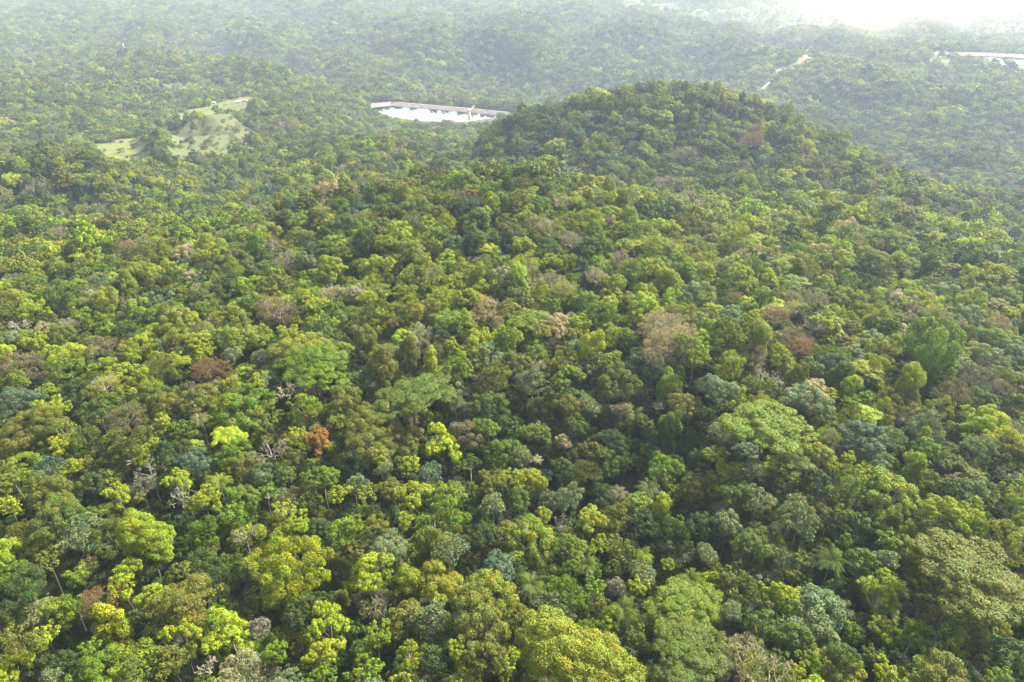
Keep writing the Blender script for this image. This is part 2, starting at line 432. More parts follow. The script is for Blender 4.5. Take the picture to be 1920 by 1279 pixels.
        for d_ in dome_pts(k, rg, -.1):
            rs = R*.07; cl.append([*(d_*np.array([R*.8, R*.8, H])*rg.uniform(.4, .95)), rs, rs, rs])
        args = dict(mixn=.2, lobevar=.1, leafvar=.2); per *= 7; size *= .8
    elif kind == 'P':
        fr = []; var = []
        nfz = 19
        for i in range(nfz):
            a = i*2.399; e = rg.uniform(-.25, 1.25); L_ = R*rg.uniform(.88, 1.1); ns = 20 if lod == 0 else 7
            out = np.array([cos(a), sin(a), 0]); side = np.array([-sin(a), cos(a), 0])
            g = 1.25 if e > .6 else .85; bv = rg.uniform(.8, 1.2)
            q = np.linspace(.06, 1, ns); ang = e - g*q*1.15
            step = np.diff(np.r_[0, q])*L_
            px = np.cumsum(np.cos(ang)*step); pz = np.cumsum(np.sin(ang)*step)
            for j in range(ns):
                p = out*px[j] + np.array([0,0,pz[j]])
                ll = R*.30*math.sin(min(1, q[j]*1.25+.15)*pi*.86 + .1) + .12; wd = L_/ns*.62
                tn = unit(out*cos(ang[j]) + np.array([0,0,sin(ang[j])]))
                for sd in (-1, 1):
                    tip = p + side*sd*ll*.86 + tn*ll*.45 + np.array([0,0,-ll*.42])
                    fr.append([p - tn*wd*.5, p + tn*wd*.5, tip + tn*wd*.2, tip - tn*wd*.2])
                    b_ = bv*rg.uniform(.8, 1.2); var.append([b_, b_, b_])
        V = np.array(fr).reshape(-1, 3); F = np.arange(len(V)).reshape(-1, 4)
        dead = rg.uniform(-.3, .3)
        b = []
        for i in range(4):
            a = rg.uniform(0, 6.3); b.append(tube_np([[0,0,0],[.35*cos(a),.35*sin(a),-.4],[.45*cos(a),.45*sin(a),-1.3]], [.12,.12,.04], 4))
        return (V, F, np.array(var)), merge(b)
    cl = np.array(cl); ph = rg.uniform(0, 6.28, 6); Rn = cl[:, :3]/R     # lopsided, ragged outline
    if kind not in 'PN':
        am = .07 if kind == 'U' else .13
        cl[:, 0] += R*am*(np.sin(Rn[:, 1]*3+ph[0]) + .7*np.sin(Rn[:, 2]*6+ph[1])); cl[:, 1] += R*am*(np.sin(Rn[:, 0]*3+ph[2]) + .7*np.sin(Rn[:, 2]*5+ph[3]))
        cl[:, 2] += R*am*(.9*np.sin(Rn[:, 0]*3.4+ph[4]) + .9*np.sin(Rn[:, 1]*3.1+ph[5]))*(.5 if kind == 'U' else 1)
        if kind in 'DBT': cl = cl[rg.random(len(cl)) > .10]
        if kind in 'DO':   # stray sprays of leaf poking out and hanging below
            q = unit(rg.normal(size=(int(10+R*2), 3))); q[:, 2] = q[:, 2]*.8 - .1
            rs_ = R*rg.uniform(.05, .11, len(q)); cl = np.concatenate([cl, np.c_[q*np.array([R, R, H])*rg.uniform(.8, .98, (len(q), 1)), rs_, rs_, rs_]])
    fol = leaves_on(cl, per, size, rg, **args)
    if kind == 'N':
        lb = bare_np(R, H, rg)
    elif kind == 'T':
        lb = bare_np(R*.95, H, rg, depth=4, thin=.05, seeds=7, spread=.6, r0=R*.035)
    elif kind == 'S':
        lb = limbs_np(lim, (0,0,-H*.9), max(.12, R*.03), rg, 4)
    else:
        lb = limbs_np(lim, (0,0,-H*.75), max(.16, R*.04), rg, 5)
    return fol, lb
CROWN = {}; LIMB = {}
def crown_mesh(kind, sz, lod, var):
    k = (kind, sz, lod, var)
    if k not in CROWN:
        fol, lb = build_crown(kind, SQ[sz], lod, sum(map(ord, kind))*131 + ord(sz)*17 + lod*7 + var*1009)
        CROWN[k] = mesh_np("crown", fol[0], fol[1], LEAF, fol[2])
        LIMB[k] = mesh_np("limbs", lb[0], lb[1], BARK)
    return CROWN[k], LIMB[k]
TRUNK = []
for s_ in range(4):
    r_ = np.random.default_rng(90+s_); zz = np.linspace(0, 1, 7)
    off = np.stack([np.sin(zz*4+s_)*.5, np.cos(zz*3+s_*2)*.5-.5*cos(s_*2), zz], 1); off[:, :2] -= off[-1, :2]
    V, F = tube_np(np.c_[off[:, :2]*1.0, zz], [.62,.42,.36,.33,.30,.28,.25], 8)
    V[:, 2] = np.repeat(zz, 8)
    TRUNK.append(mesh_np("trunk", V, F, BARK, smooth=True))

PAL = {'y': (0.230,0.284,0.010), 'g': (0.134,0.198,0.010), 'm': (0.093,0.134,0.015), 'd': (0.052,0.083,0.014), 'o': (0.135,0.153,0.019),
       'w': (0.196,0.232,0.020), 's': (0.155,0.200,0.085), 'u': (0.089,0.138,0.075), 'b': (0.155,0.141,0.062), 'r': (0.188,0.124,0.050), 'R': (0.254,0.128,0.025),
       'k': (0.185,0.178,0.118), 't': (0.310,0.286,0.160), 'Y': (0.290,0.367,0.015)}

# ------------------------------------------------------------------ the single trees: photo x, y, width, kind, colour
# kinds: B billowing crown of lobes, D dense dome, U flat umbrella, O loose, S leaf rosettes on bare limbs, T twiggy thin, N leafless, V hung with vines, P palm
CAT = """
15 1045 90 B y|the bright edge tree|bright yellow-green billowing tree cut by the left edge, low in the photo
35 1085 75 O g
30 1120 95 D d
90 1052 62 B o
150 1078 62 B g
60 1005 75 T o
150 1005 85 S s|the silvery tree|large silvery grey-green open tree near the left edge, behind two small billowing trees
112 972 75 D m
173 972 55 B g
272 1018 125 B y|the broad lime tree|broad lime green billowing tree on the left with a pale trunk showing beneath
205 1005 70 O m
250 1068 90 D d
225 1098 58 O y
194 1130 75 T r|the reddish twiggy tree|thin reddish brown twiggy tree low on the left between yellow-green crowns
58 1142 70 O s
103 1145 50 B y
85 1192 60 B y
145 1145 58 O g
213 1187 64 V y|the pointed tree with rusty tufts|pointed yellow-green tree with rusty tufts, low on the left
170 1218 45 B g
285 1118 60 B y
342 1132 100 D o
342 1190 85 B y
428 1183 92 B Y|the brightest billowing tree|brightest lime billowing tree low on the left, doubled with a paler neighbour
425 1108 85 T d
380 1060 60 D d
460 1007 55 N t|the twisted bare tree|twisted leafless pale tree on the left, above the big loose yellow-green crown
340 1078 42 B o
15 1192 55 B o
25 1255 75 B y
48 1212 48 T o
190 1257 80 D g
256 1243 72 D g|the smooth green dome|smooth fresh green domed tree at the bottom left, in front of the rusty-tufted tree
145 1275 50 D g
100 1276 40 S s
130 1243 40 D d
320 1240 60 D o
395 1266 45 N s
452 1262 75 T t
555 985 56 B y
540 1065 150 O y|the big loose yellow-green tree|very large loose yellow-green tree with tan dry tips, left of the bottom centre
598 995 45 D d
640 1003 60 D g
670 990 46 B g
705 998 45 D o
725 1030 72 D s|the pale grey-green dome|pale grey-green rounded tree behind the lime tree and golden tree at the bottom
757 980 46 B y
825 1000 108 O g|the wide loose green tree|wide loose fresh green tree in the lower middle, behind the golden tree
800 1027 50 V o
842 1033 55 S s
905 1005 60 D d
950 1000 48 D o
935 1068 60 D u|the blue-grey ball tree|small blue-grey ball-shaped tree right of the golden tree
685 1078 95 B y|the vivid lime tree|bright lime billowing tree directly left of the golden tree
812 1085 128 B w|the golden tree|large golden yellow billowing tree in the lower middle of the photo
700 1132 65 T k|the purple-grey tree|purplish grey twiggy tree just in front of the lime tree beside the golden tree
810 1158 62 S s|the silver tree under the golden tree|silver grey-green rosette tree standing right in front of the golden tree
760 1158 62 D o
912 1112 92 D w
905 1172 105 D o|the big olive dome|big olive green domed tree to the lower right of the golden tree
617 1178 100 B y|the tall lime tree|tall lime billowing tree at the bottom, left of the purple-grey tree
610 1228 76 B y
707 1198 66 B g
768 1230 50 O y
512 1230 56 B g
547 1190 50 O w
487 1188 42 S k
910 1232 88 B o|the olive-yellow dome|olive-yellow domed tree at the bottom edge, left of the huge golden-flecked dome
852 1228 46 B y
872 1268 72 B y
947 1262 55 B y
682 1264 72 B g
602 1272 62 B g
560 1150 60 D d
525 1125 70 D d
815 1240 60 D d
485 1272 70 T k
541 1274 52 O s
998 1022 88 D w|the tan-olive tree|tall tan-olive domed tree in the lower middle, above a dark palm
1052 985 46 N t|the dead white tree|dead white branching tree without leaves near the lower centre
1017 973 42 B y
1105 980 70 B y
1130 1018 50 B y
1165 1037 55 O o
1072 1028 65 B g
1100 1060 40 P o|the pale palm|pale olive palm just in front of the green crowns under the dead white tree
1070 1068 26 D m
1110 1106 52 B g
995 1095 62 P m|the dark palm|dark green palm in front of the tan-olive tree
1055 1118 74 S g
1042 1145 75 S s|the bright silver tree|bright silver-leaved rosette tree behind the huge golden-flecked dome
1167 1142 76 P m|the broad palm|broad green palm left of the two huge feathery trees at the bottom
1195 1102 45 B y
1155 1100 36 S k
1205 1077 55 S s
1208 1045 42 P g
1252 1065 30 B y
1295 1088 50 P o
1262 985 45 B g
1205 985 45 D d
1325 1042 45 S s
1365 982 50 D s
1410 1020 75 D m
1315 990 60 D d
1395 1098 45 B m
1407 1132 64 O m
1285 1142 135 U g|the yellow-flecked umbrella tree|huge feathery umbrella tree with yellow flecks, right of the broad palm
1288 1228 142 U m|the huge feathery tree|huge dark feathery umbrella tree reaching the bottom edge, right of the golden-flecked dome
1080 1242 175 D w|the huge golden-flecked dome|huge golden-flecked domed tree at the bottom edge in the middle
1190 1198 50 B m
1165 1240 42 B m
1212 1264 60 B g
1395 1235 90 T t|the silvery tan tree|silvery tan flowering tree at the bottom, right of the huge feathery tree
1370 1152 40 S s
1430 1172 50 D m
1097 1182 30 S g
968 1150 50 B o
962 1236 52 B y
1497 980 76 S s|the tall silver tree|tall silver-leaved tree right of centre, above slim pale trunks
1467 1050 46 S s
1502 1055 40 B o
1560 1053 70 P m|the ragged palm|ragged green palm with a rusty dead frond, left of the huge arched tree
1615 1055 55 D m
1630 985 56 D m
1668 1010 56 B g
1712 986 76 O w
1777 975 98 B y|the long yellow ridge tree|long bright yellow-green tree just behind the huge arched tree
1760 1002 60 D m
1662 1052 45 S s
1815 1085 205 U o|the huge arched tree|huge arched feathery grey-green tree near the right edge, the largest crown there
1885 1022 88 O w
1905 1115 46 T t
1462 1120 62 B y
1530 1150 112 D s|the large grey-green dome|large dull grey-green domed tree low on the right
1595 1186 52 B g
1647 1118 102 B y|the ragged lime tree|ragged lime green tree between the grey-green dome and the huge arched tree
1652 1182 60 B y
1722 1147 36 B m
1755 1165 56 D o
1710 1200 46 B y
1830 1185 56 B w|the drooping golden tree|drooping golden green tree in front of the huge arched tree
1792 1188 40 B w
1765 1228 120 B g|the wide green tree|wide fresh green billowing tree near the lower right corner
1632 1228 42 B m
1490 1197 60 D m
1455 1236 50 B m
1515 1243 50 B g
1490 1262 36 B y
1570 1262 76 D w
1662 1268 62 B y
1730 1266 60 O Y
1790 1266 60 O s
1875 1272 60 B g
1890 1230 70 D d
1852 1230 50 S m
1577 1230 46 D m
72 652 66 B y|the knobbly yellow tree|knobbly bright yellow tree at the left, behind the pinkish brown dome
45 692 80 T b|the pinkish brown dome|pinkish brown thin-leaved domed tree near the left edge
122 692 76 O g
217 700 76 B y
180 680 40 D d
245 680 50 B y
297 692 60 T o
340 680 32 U y
393 698 66 T r|the rusty dome|rusty orange-brown domed tree in the left half
390 662 40 B y
195 658 60 T k
245 660 40 O w
437 675 40 S s
27 725 56 B g
32 752 62 D u|the blue-grey dome|blue-grey domed tree at the left edge
90 733 36 B y
140 742 60 D d
93 776 76 B y
185 772 70 D m
237 787 76 T b|the brown dome|brown domed twiggy tree in the left half, below the yellow crowns
257 733 70 O y
305 745 60 D m
368 752 66 D o
372 785 26 P t|the slim palm|slim pale-trunked palm with dry fronds in front of an olive dome
432 732 32 V y
437 780 86 D g
405 730 40 S k
50 815 100 D o|the broad olive dome|broad olive domed tree at the left edge below the blue-grey tree
120 805 50 B w
112 840 56 B y
160 822 50 T o
15 855 60 T b
245 840 96 O o
308 795 42 B y
340 812 45 D m
325 852 60 D d
427 820 60 U Y|the small yellow umbrella|small bright yellow flat-topped tree on a thin trunk, left of the rust orange tree
437 856 56 D g
455 880 60 D o
85 880 50 S u
137 880 56 B y
20 892 60 B w
200 865 70 O o
207 897 50 D o
277 857 60 B y
283 885 60 N t|the pale bare tree|pale bare-branched tree in the left half
112 925 112 B o|the big bumpy olive tree|big bumpy olive-yellow tree near the left edge
177 912 36 D d
222 932 62 B y
265 915 46 T k
262 935 24 P o
335 908 66 B y
350 935 56 N t|the white-limbed tree|white-limbed leafless tree among green crowns on the left
365 870 60 D u
412 903 36 P y|the yellow palm|small yellow-fronded palm on the left, right of the white-limbed tree
457 935 60 D g
383 942 70 B y
20 950 50 B y
570 662 100 D w|the smooth olive dome|smooth olive domed tree behind the vivid green umbrella tree
590 690 138 U g|the vivid green umbrella|vivid green spreading umbrella tree left of the photo's centre
502 705 52 U s
557 707 46 U s
495 672 45 S s
640 660 46 B y
580 735 52 N t|the leaning dead tree|pale leaning dead tree just in front of the vivid green umbrella tree
542 745 45 N t
712 690 62 V o
685 712 46 S s
732 660 40 S s
765 670 45 V o
822 660 48 S o
847 655 35 B y
890 662 60 B y
917 674 60 D s
920 712 70 O o
775 745 142 U m|the great dark umbrella|great dark green umbrella tree left of centre
825 720 60 O g
872 752 62 O s
955 672 30 B o
645 747 60 D o
915 762 60 D m
505 780 60 B g
575 768 62 O y
557 812 40 B y
595 830 66 B R|the rust orange tree|vivid rust orange tree left of centre
507 848 66 N k|the bare pink-grey tree|bare pinkish grey twiggy tree left of the rust orange tree
545 865 40 O o
665 780 60 O w
717 780 50 S s
700 822 100 D o
670 844 50 S s
762 835 66 D o
712 862 36 D w
720 882 32 S s
670 877 70 T d
830 832 72 B Y|the tall yellow tree|tall bright yellow tree right below the great dark umbrella
882 812 62 D b
915 805 56 B g
882 870 46 B m
945 856 62 D g
770 880 42 B y
805 890 52 S u|the blue-grey rosette tree|blue-grey rosette tree in front of the tall yellow tree
665 912 46 S s
730 925 40 D o
692 934 45 B w
605 898 72 B g|the bright green billowing tree|bright green billowing tree just in front of the rust orange tree
635 928 52 B y
535 895 40 D m
542 935 50 T b
500 925 50 B g
487 890 40 D s
530 955 50 B w
780 938 92 B y|the wide yellow-olive tree|wide yellow-olive billowing tree in front of the blue-grey rosette tree
840 927 56 D g
917 908 62 B o
950 900 50 B y
925 950 50 S s
1005 665 46 D g|the bright green ball|small bright green ball-shaped tree just right of centre
975 682 46 D o
1107 652 42 V Y|the yellow cone|bright yellow cone-shaped tree right of centre
1255 648 92 T t|the pale straw tree|pale straw coloured flowering tree right of centre
1075 655 30 D u
1142 682 52 B y
1215 692 66 D u|the dark round tree|round dark blue-green tree in front of the pale straw tree
1302 668 82 B g
1160 717 70 D o
1060 712 72 B g|the fresh green billows|fresh green billowing tree in front of the bright green ball tree
1062 673 50 O w
997 722 62 O s
1005 695 36 N k
1412 672 52 T k
1365 690 60 O y
1375 752 52 O y
1345 730 60 D s
1287 762 62 D o
1130 735 36 B o
1060 757 50 D o
1108 762 46 S s
1165 768 36 S t|the slender white-trunked tree|slender tree with a bare white trunk in the dark hollow
1232 765 26 N t|the broken white snag|broken white leafless snag right of the slender white-trunked tree
1190 778 42 P m
1010 768 50 O o
1080 800 46 D m
1252 812 62 V m
1215 805 40 B m
1432 800 150 U g|the great feathery umbrella|great feathery green umbrella tree right of centre
1360 812 60 S s
1007 812 46 D m
980 820 36 B g
1055 828 32 S t|the twin-trunked tree|small white twin-trunked tree in the dark hollow below centre
980 855 46 S s
1007 862 22 P t
1112 848 52 B o
1140 870 60 D m
1172 862 46 O m
1230 855 30 B g
1250 882 56 D g
1335 863 42 B y
1370 897 62 B y
1335 910 40 D o
1265 925 32 B y
1215 917 50 P s
1160 928 36 P b
1300 915 50 D o
1385 927 60 D m
1415 880 46 S s
1420 940 60 S s
985 905 66 B y
1060 935 60 O s
1100 885 50 T o
972 937 40 D m
1145 825 50 D d
1055 880 40 D d
1135 930 60 D d
1498 652 52 T r|the orange tree|orange-brown domed tree right of centre, near the silver dome
1470 683 66 B y
1517 695 42 D m
1590 670 56 D s
1645 660 70 O w
1675 652 30 V y
1750 685 100 V g|the vine-draped mound|large vine-draped green mound of a tree near the right edge
1805 670 50 D w
1832 710 70 T k
1860 678 60 D s
1898 670 60 D s
1702 742 66 V y|the ivy-hung yellow tree|yellow-green tree hung with vines, in front of the vine-draped mound
1790 737 62 T b
1845 752 50 D m
1905 760 52 B g
1880 732 50 T k
1510 750 80 D s|the silver dome|silver grey domed tree behind the great feathery umbrella
1590 757 36 B g
1620 750 30 D g
1632 775 42 U Y|the tiny yellow umbrella|small vivid yellow flat tree on the right
1595 785 50 T w
1620 797 30 B y
1552 795 42 D m
1615 825 72 D u|the dark grey-blue dome|dark grey-blue domed tree on the right below the tiny yellow umbrella
1665 825 60 S s
1665 752 60 O o
1765 770 50 O w
1740 800 70 O s
1840 792 96 B Y|the golden bumpy tree|golden yellow bumpy tree near the right edge
1730 822 22 V y
1902 812 52 T k
1835 840 60 S s
1735 847 50 D g
1782 855 52 D m
1540 857 52 D w
1590 865 36 B y
1640 872 60 D s
1715 878 42 V y|the leaning vine column|leaning vine-wrapped yellow-green column of a tree on the right
1675 932 96 D w|the golden olive dome|large golden olive dome on the right, behind the huge arched tree
1580 917 86 O g
1482 870 84 U m
1530 902 46 D d
1885 890 42 N t|the pale dead tree|pale dead tree with a leaning trunk near the right edge
1825 915 52 O s
1790 922 50 D d
1815 947 56 B y
1752 910 50 D m
1910 915 50 D g
1490 953 50 S s
"""
LOOK = {'y':'yellow-green','Y':'bright yellow','g':'fresh green','m':'mid-green','d':'dark green','o':'olive green','w':'golden olive',
        's':'silvery green','u':'blue-grey','b':'brown','r':'rust brown','R':'rust orange','k':'pinkish grey','t':'pale tan'}
NAMES = {'B':('billowing_tree','billowing tree'),'D':('domed_tree','domed tree'),'U':('umbrella_tree','umbrella tree'),'O':('loose_crowned_tree','loose ragged tree'),
         'S':('rosette_tree','open rosette tree'),'T':('twiggy_tree','twiggy tree'),'N':('leafless_tree','leafless tree'),'V':('vine_draped_tree','vine-hung tree'),'P':('palm_tree','palm')}
trees = []
for ln in CAT.strip().splitlines():
    f = ln.split('|'); a = f[0].split()
    trees.append(dict(u=float(a[0]), v=float(a[1]), w=float(a[2]), k=a[3], c=a[4], noun=f[1] if len(f) > 1 else None, label=f[2] if len(f) > 2 else None))
DEMOTED = sorted([t for t in trees if not t['noun']], key=lambda t: t['w'])[:len(trees)-300]   # the smallest join the forest object
for t in DEMOTED: trees.remove(t)
NT = len(trees)
# labels: what the tree looks like, and where it stands seen from the nearest easily found tree
marks = [t for t in trees if t['noun']]
def octant(t, m):
    dx = t['u']-m['u']; dy = (t['v']-m['v'])*1.25
    if abs(dx) > 2.2*abs(dy): return 'right of' if dx > 0 else 'left of'
    if abs(dy) > 2.2*abs(dx): return 'in front of' if dy > 0 else 'behind'
    return ('in front and ' if dy > 0 else 'behind and ') + ('right of' if dx > 0 else 'left of')
def med(t): return 26 + (t['v']-640)*0.062 + 22
used = {t['label'] for t in marks}
rest = sorted([t for t in trees if not t['noun']], key=lambda t: -t['w'])
for t in rest:
    r = t['w']/med(t); t['size'] = 'large ' if r > 1.25 else ('small ' if r < .8 else '')
    t['look'] = t['size'] + LOOK[t['c']] + ' ' + NAMES[t['k']][1]
for t in rest:
    near = sorted(marks, key=lambda m: math.hypot(t['u']-m['u'], t['v']-m['v']))[:6]
    done = None
    for strict in (True, False):
        for m in near:
            o = octant(t, m); dd = math.hypot(t['u']-m['u'], t['v']-m['v'])
            same = [q for q in rest if q is not t and LOOK[q['c']] == LOOK[t['c']] and NAMES[q['k']] == NAMES[t['k']] and octant(q, m) == o]
            dm = min([math.hypot(q['u']-m['u'], q['v']-m['v']) for q in same], default=1e9)
            if dm > dd*1.25 + 8 if strict else dm > dd:
                w = 'just ' if dd < .75*(m['w']+t['w']) else ('next ' if not strict else '')
                lab = f"{t['look']} {w if w != 'next ' else 'nearest '}{o} {m['noun']}"
                if len(lab.replace('-', ' ').split()) > 16: lab = lab.replace('open rosette tree', 'rosette tree').replace('loose ragged tree', 'ragged tree').replace('in front and ', 'before and ')
                if lab not in used: done = lab; break
        if done: break
    if not done:
        a_, b_ = near[0], near[1]
        done = f"{t['look']} between {a_['noun']} and {b_['noun']}"
        i = 0
        while done in used and i < 4:
            i += 1; done = f"{t['look']} between {near[0]['noun']} and {near[1+i]['noun']}"
    t['label'] = done; used.add(done)
U = np.array([t['u'] for t in trees]); Vv = np.array([t['v'] for t in trees]); Wd = np.array([t['w'] for t in trees])
hc = 16.5 + rng.uniform(-2.6, 2.4, NT)
for i, t in enumerate(trees):
    if t['k'] in 'NSP': hc[i] += 1.0
    if t['k'] == 'U': hc[i] += 2.0
    hc[i] += max(0, (t['w']/med(t)-1))*2.0
Tt, Tx, Ty = cast(U, Vv, hc)
Rr = Wd*Tt/(2*FPX)*1.08
GROUPS = {'B':'billowing broadleaf trees of the near forest','D':'dense domed trees of the near forest','U':'feathery umbrella trees of the near forest',
 'O':'loose ragged trees of the near forest','S':'rosette-leaved trees of the near forest','T':'thin twiggy trees of the near forest','N':'leafless trees of the near forest',
 'V':'vine-hung trees of the near forest','P':'palms of the near forest'}
BT = {'N': (.19,.18,.14), 'S': (.34,.31,.26), 'P': (.28,.25,.20), 'T': (.24,.19,.15)}
def ground1(x, y): return float(ground(np.array([x]), np.array([y]))[0])
def jit(c, rg, s=.10):
    c = np.array(c)*rg.uniform(1-s, 1+s); return c*np.array([rg.uniform(1-s, 1+s), 1, rg.uniform(1-s, 1+s)])
NSRC = {}
Gz = ground(Tx, Ty)
for i, t in enumerate(trees):
    R = Rr[i]; k = t['k']; sz = 'S' if R < 3.9 else ('M' if R < 7.2 else 'L')
    if k == 'P': sz = 'M'; R = max(R, 3.2)
    if k in 'V' and sz == 'L': sz = 'M'
    cm, lm = crown_mesh(k, sz, 0, int(rng.integers(0, 3 if sz != 'L' else 2)))
    s = R/SQ[sz]; sx_ = s*float(rng.uniform(.9, 1.12)); sy_ = s*s/sx_; rz = float(rng.uniform(0, 2*pi)); zs = s*float(rng.uniform(.95, 1.15))
    x, y, g = float(Tx[i]), float(Ty[i]), float(Gz[i]); H = SQ[sz]*RATIO[k]*zs
    root = bpy.data.objects.new(NAMES[k][0], None); COL.objects.link(root); root.location = (x, y, g); root.empty_display_size = 1
    tag(root, t['label'], 'palm' if k == 'P' else 'tree', GROUPS[k])
    tint = jit(PAL[t['c']] if k != 'P' else np.array(PAL[t['c']])*.45 + np.array(PAL['m'])*.45, rng, .08); bt = jit(BT.get(k, (.20,.16,.12)) if not (k in 'UDBO' and rng.random() < .25) else (.36,.34,.29), rng, .1)
    if k == 'T': bt = tint*.85
    cr = new_obj("crown", cm, root, (0, 0, hc[i])) if k != 'N' else root
    if k != 'N': cr.scale = (sx_, sy_, zs); cr.rotation_euler = (0, 0, rz); cr["tint"] = [float(q) for q in tint]
    lb = new_obj("limbs" if k != 'P' else "dead_fronds", lm, root, (0, 0, hc[i])); lb.scale = (sx_, sy_, zs); lb.rotation_euler = (0, 0, rz); lb["bark_tint"] = [float(q) for q in (bt if k != 'P' else (.42,.26,.12))]
    top = hc[i] - H*(.9 if k == 'S' else .5 if k in 'NT' else .75 if k != 'P' else 0)
    ts = (.35 + s*(.28 if sz == 'S' else .45 if sz == 'M' else .8)); ts = .45 if k == 'P' else ts
    if k == 'S': ts *= .6
    if k == 'N': ts *= .8
    tk = new_obj("trunk", TRUNK[i % 4], root, (0, 0, -1.0)); tk.scale = (ts, ts, float(top+1.0+.3)); tk.rotation_euler = (0, 0, rz); tk["bark_tint"] = [float(q) for q in bt]
print("single trees", NT)

# ------------------------------------------------------------------ the rest of the forest: instances scattered by one object
def wobble(x, y, a=6.0):
    return x + a*np.sin(y*.13 + 1.7*np.sin(x*.07)) + a*np.sin(y*.043 + 2*np.sin(x*.031)), y + a*np.sin(x*.11 + 1.3*np.sin(y*.09)) + a*np.sin(x*.037+1.5*np.sin(y*.05))
def in_clear(x, y, grow=0.0):
    xx, yy = wobble(x, y); ins = np.zeros(x.shape, int)
    dens = {'scrub': .34, 'upper': .7, 'farm': .55, 'field': .6, 'plain': .7, 'main': .05, 'right': .5, 'lower': .10}
    out = np.zeros(x.shape)
    for k_, P_ in MW.items():
        out = np.where(inpoly(xx, yy, P_), 1-dens.get(k_, .0), out)
    return out       # chance of having no tree
def lake_d(x, y):
    o = np.full(x.shape, 1e9)
    for poly, z in LAKES:
        dd = polydist(x, y, poly); o = np.minimum(o, np.where(inpoly(x, y, poly), -dd, dd))
    return o
def pnoise(x, y, wl, s):
    a = np.zeros_like(x)
    rg = np.random.default_rng(s)
    for _ in range(5):
        th = rg.uniform(0, 2*pi); p = rg.uniform(0, 2*pi, 2); c, q = cos(th), sin(th)
        a += np.sin((x*c+y*q)*2*pi/wl + p[0] + 1.2*np.sin((y*c-x*q)*2*pi/wl*.7+p[1])); wl *= .7
    return a/5
FARTREES = """710 512 62 B Y;525 592 80 T b;420 443 30 T k;1035 535 46 T k;875 347 52 D g;650 365 50 D o;745 360 70 D o;1410 268 50 T r;1518 277 28 B Y;1548 350 24 T k
1740 328 28 T k;1757 330 20 T r;1200 330 34 O g;1360 205 36 B o;565 330 44 D g;22 345 44 B Y;245 335 22 B Y;1095 570 50 D g;800 535 40 B w;1170 470 50 B y;1030 440 60 T w
1070 460 50 T k;850 460 40 D u;1555 517 22 B r;1445 530 42 B Y;1375 560 26 T r;1530 570 44 T k;1600 580 88 B g;1680 460 64 D g;1710 475 34 B Y;1450 600 60 T r;1240 620 86 T t
735 610 30 B r;815 520 40 T w;770 470 50 D w;1365 470 60 O o;1640 490 60 D w;1815 525 28 V Y;840 600 70 U g;1130 600 60 O g;900 640 60 B y;440 500 70 D o;300 520 60 B y;60 590 62 B y
190 535 40 O s;100 450 60 T k;240 470 40 T r;880 570 60 B y;620 520 70 B y;560 455 60 D o;470 470 36 B y;700 440 50 D o;1370 600 50 D s;1300 560 60 D s;1460 360 60 B g;1330 280 50 D m
1560 400 60 B w;1700 420 70 D o;1480 640 50 T b;1800 600 60 D s;1540 540 50 B y;1250 540 70 B y;1180 520 60 O g;1100 420 70 O y;980 470 56 B y;1000 600 70 U g;1210 590 70 D y;1130 380 50 B Y
180 420 50 B y;60 410 50 B y;330 390 40 D g;500 395 50 D m;1880 560 60 D g;1760 560 60 D s;660 590 60 U m;540 640 60 B y;450 610 60 O w;330 600 50 D o;250 590 60 B y;120 560 60 O g
760 560 50 B y;690 640 50 V o;1390 520 60 B y;1500 480 60 O g;1620 400 50 O w;1290 430 60 O o;1220 400 60 D m;890 420 60 D m;780 400 60 D g;640 430 60 D m;1860 640 60 D g"""
pts = []   # x, y, z, idx, sx, sy, sz, rot, tint(3)
PROTO = []; PKEY = {}
def proto(kind, sz, lod, var):
    k = (kind, sz, lod, var)
    if k not in PKEY:
        fol, lb = build_crown(kind, SQ[sz], lod, sum(map(ord, kind))*131 + ord(sz)*17 + lod*7 + var*1009)
        if kind in 'TN' or (kind == 'S' and lod == 0):
            V = np.concatenate([fol[0], lb[0]]); F = np.concatenate([fol[1], lb[1]+len(fol[0])])
            me = mesh_np("forest_crown", V, F, LEAF, np.concatenate([fol[2], np.ones((len(lb[1]), 3))])); me.materials.append(BARK)
            mi = np.r_[np.zeros(len(fol[1]), np.int32), np.ones(len(lb[1]), np.int32)]; me.polygons.foreach_set("material_index", mi)
        else:
            me = mesh_np("forest_crown", fol[0], fol[1], LEAF, fol[2])
        PKEY[k] = len(PROTO); PROTO.append(bpy.data.objects.new("forest_crown_%03d" % len(PROTO), me))
    return PKEY[k]
handx = []
for blk in FARTREES.replace('\n', ';').split(';') + [f"{t['u']} {t['v']} {t['w']} {t['k']} {t['c']}" for t in DEMOTED]:
    a = blk.split(); u, v, w = float(a[0]), float(a[1]), float(a[2])
    t, x, y = cast(u, v, 16.5); R = w*t[0]/(2*FPX)*1.05
    lod = 0 if t[0] < 330 else 1
    sz = 'S' if R < 3.9 else ('M' if R < 7.2 else 'L')
    if a[3] == 'V' and sz == 'L': sz = 'M'
    s = R/SQ[sz]; z = ground1(x[0], y[0]) + 16.5 + rng.uniform(0, 1.5)
    handx.append((x[0], y[0], R))
    pts.append((x[0], y[0], z, proto(a[3], sz, lod, int(rng.integers(0, 2))), s, s, s*1.05, rng.uniform(0, 6.28), *jit(PAL[a[4]], rng, .06)))
handx = np.array(handx)
TX = np.r_[Tx, handx[:, 0]]; TY = np.r_[Ty, handx[:, 1]]; TR = np.r_[Rr, handx[:, 2]]
TREEZONE = np.max(Ty)
MIX_NEAR = dict(y=.20, g=.14, m=.17, o=.17, w=.09, s=.055, d=.06, u=.012, b=.008, k=.008, t=.006, Y=.025, r=.004)
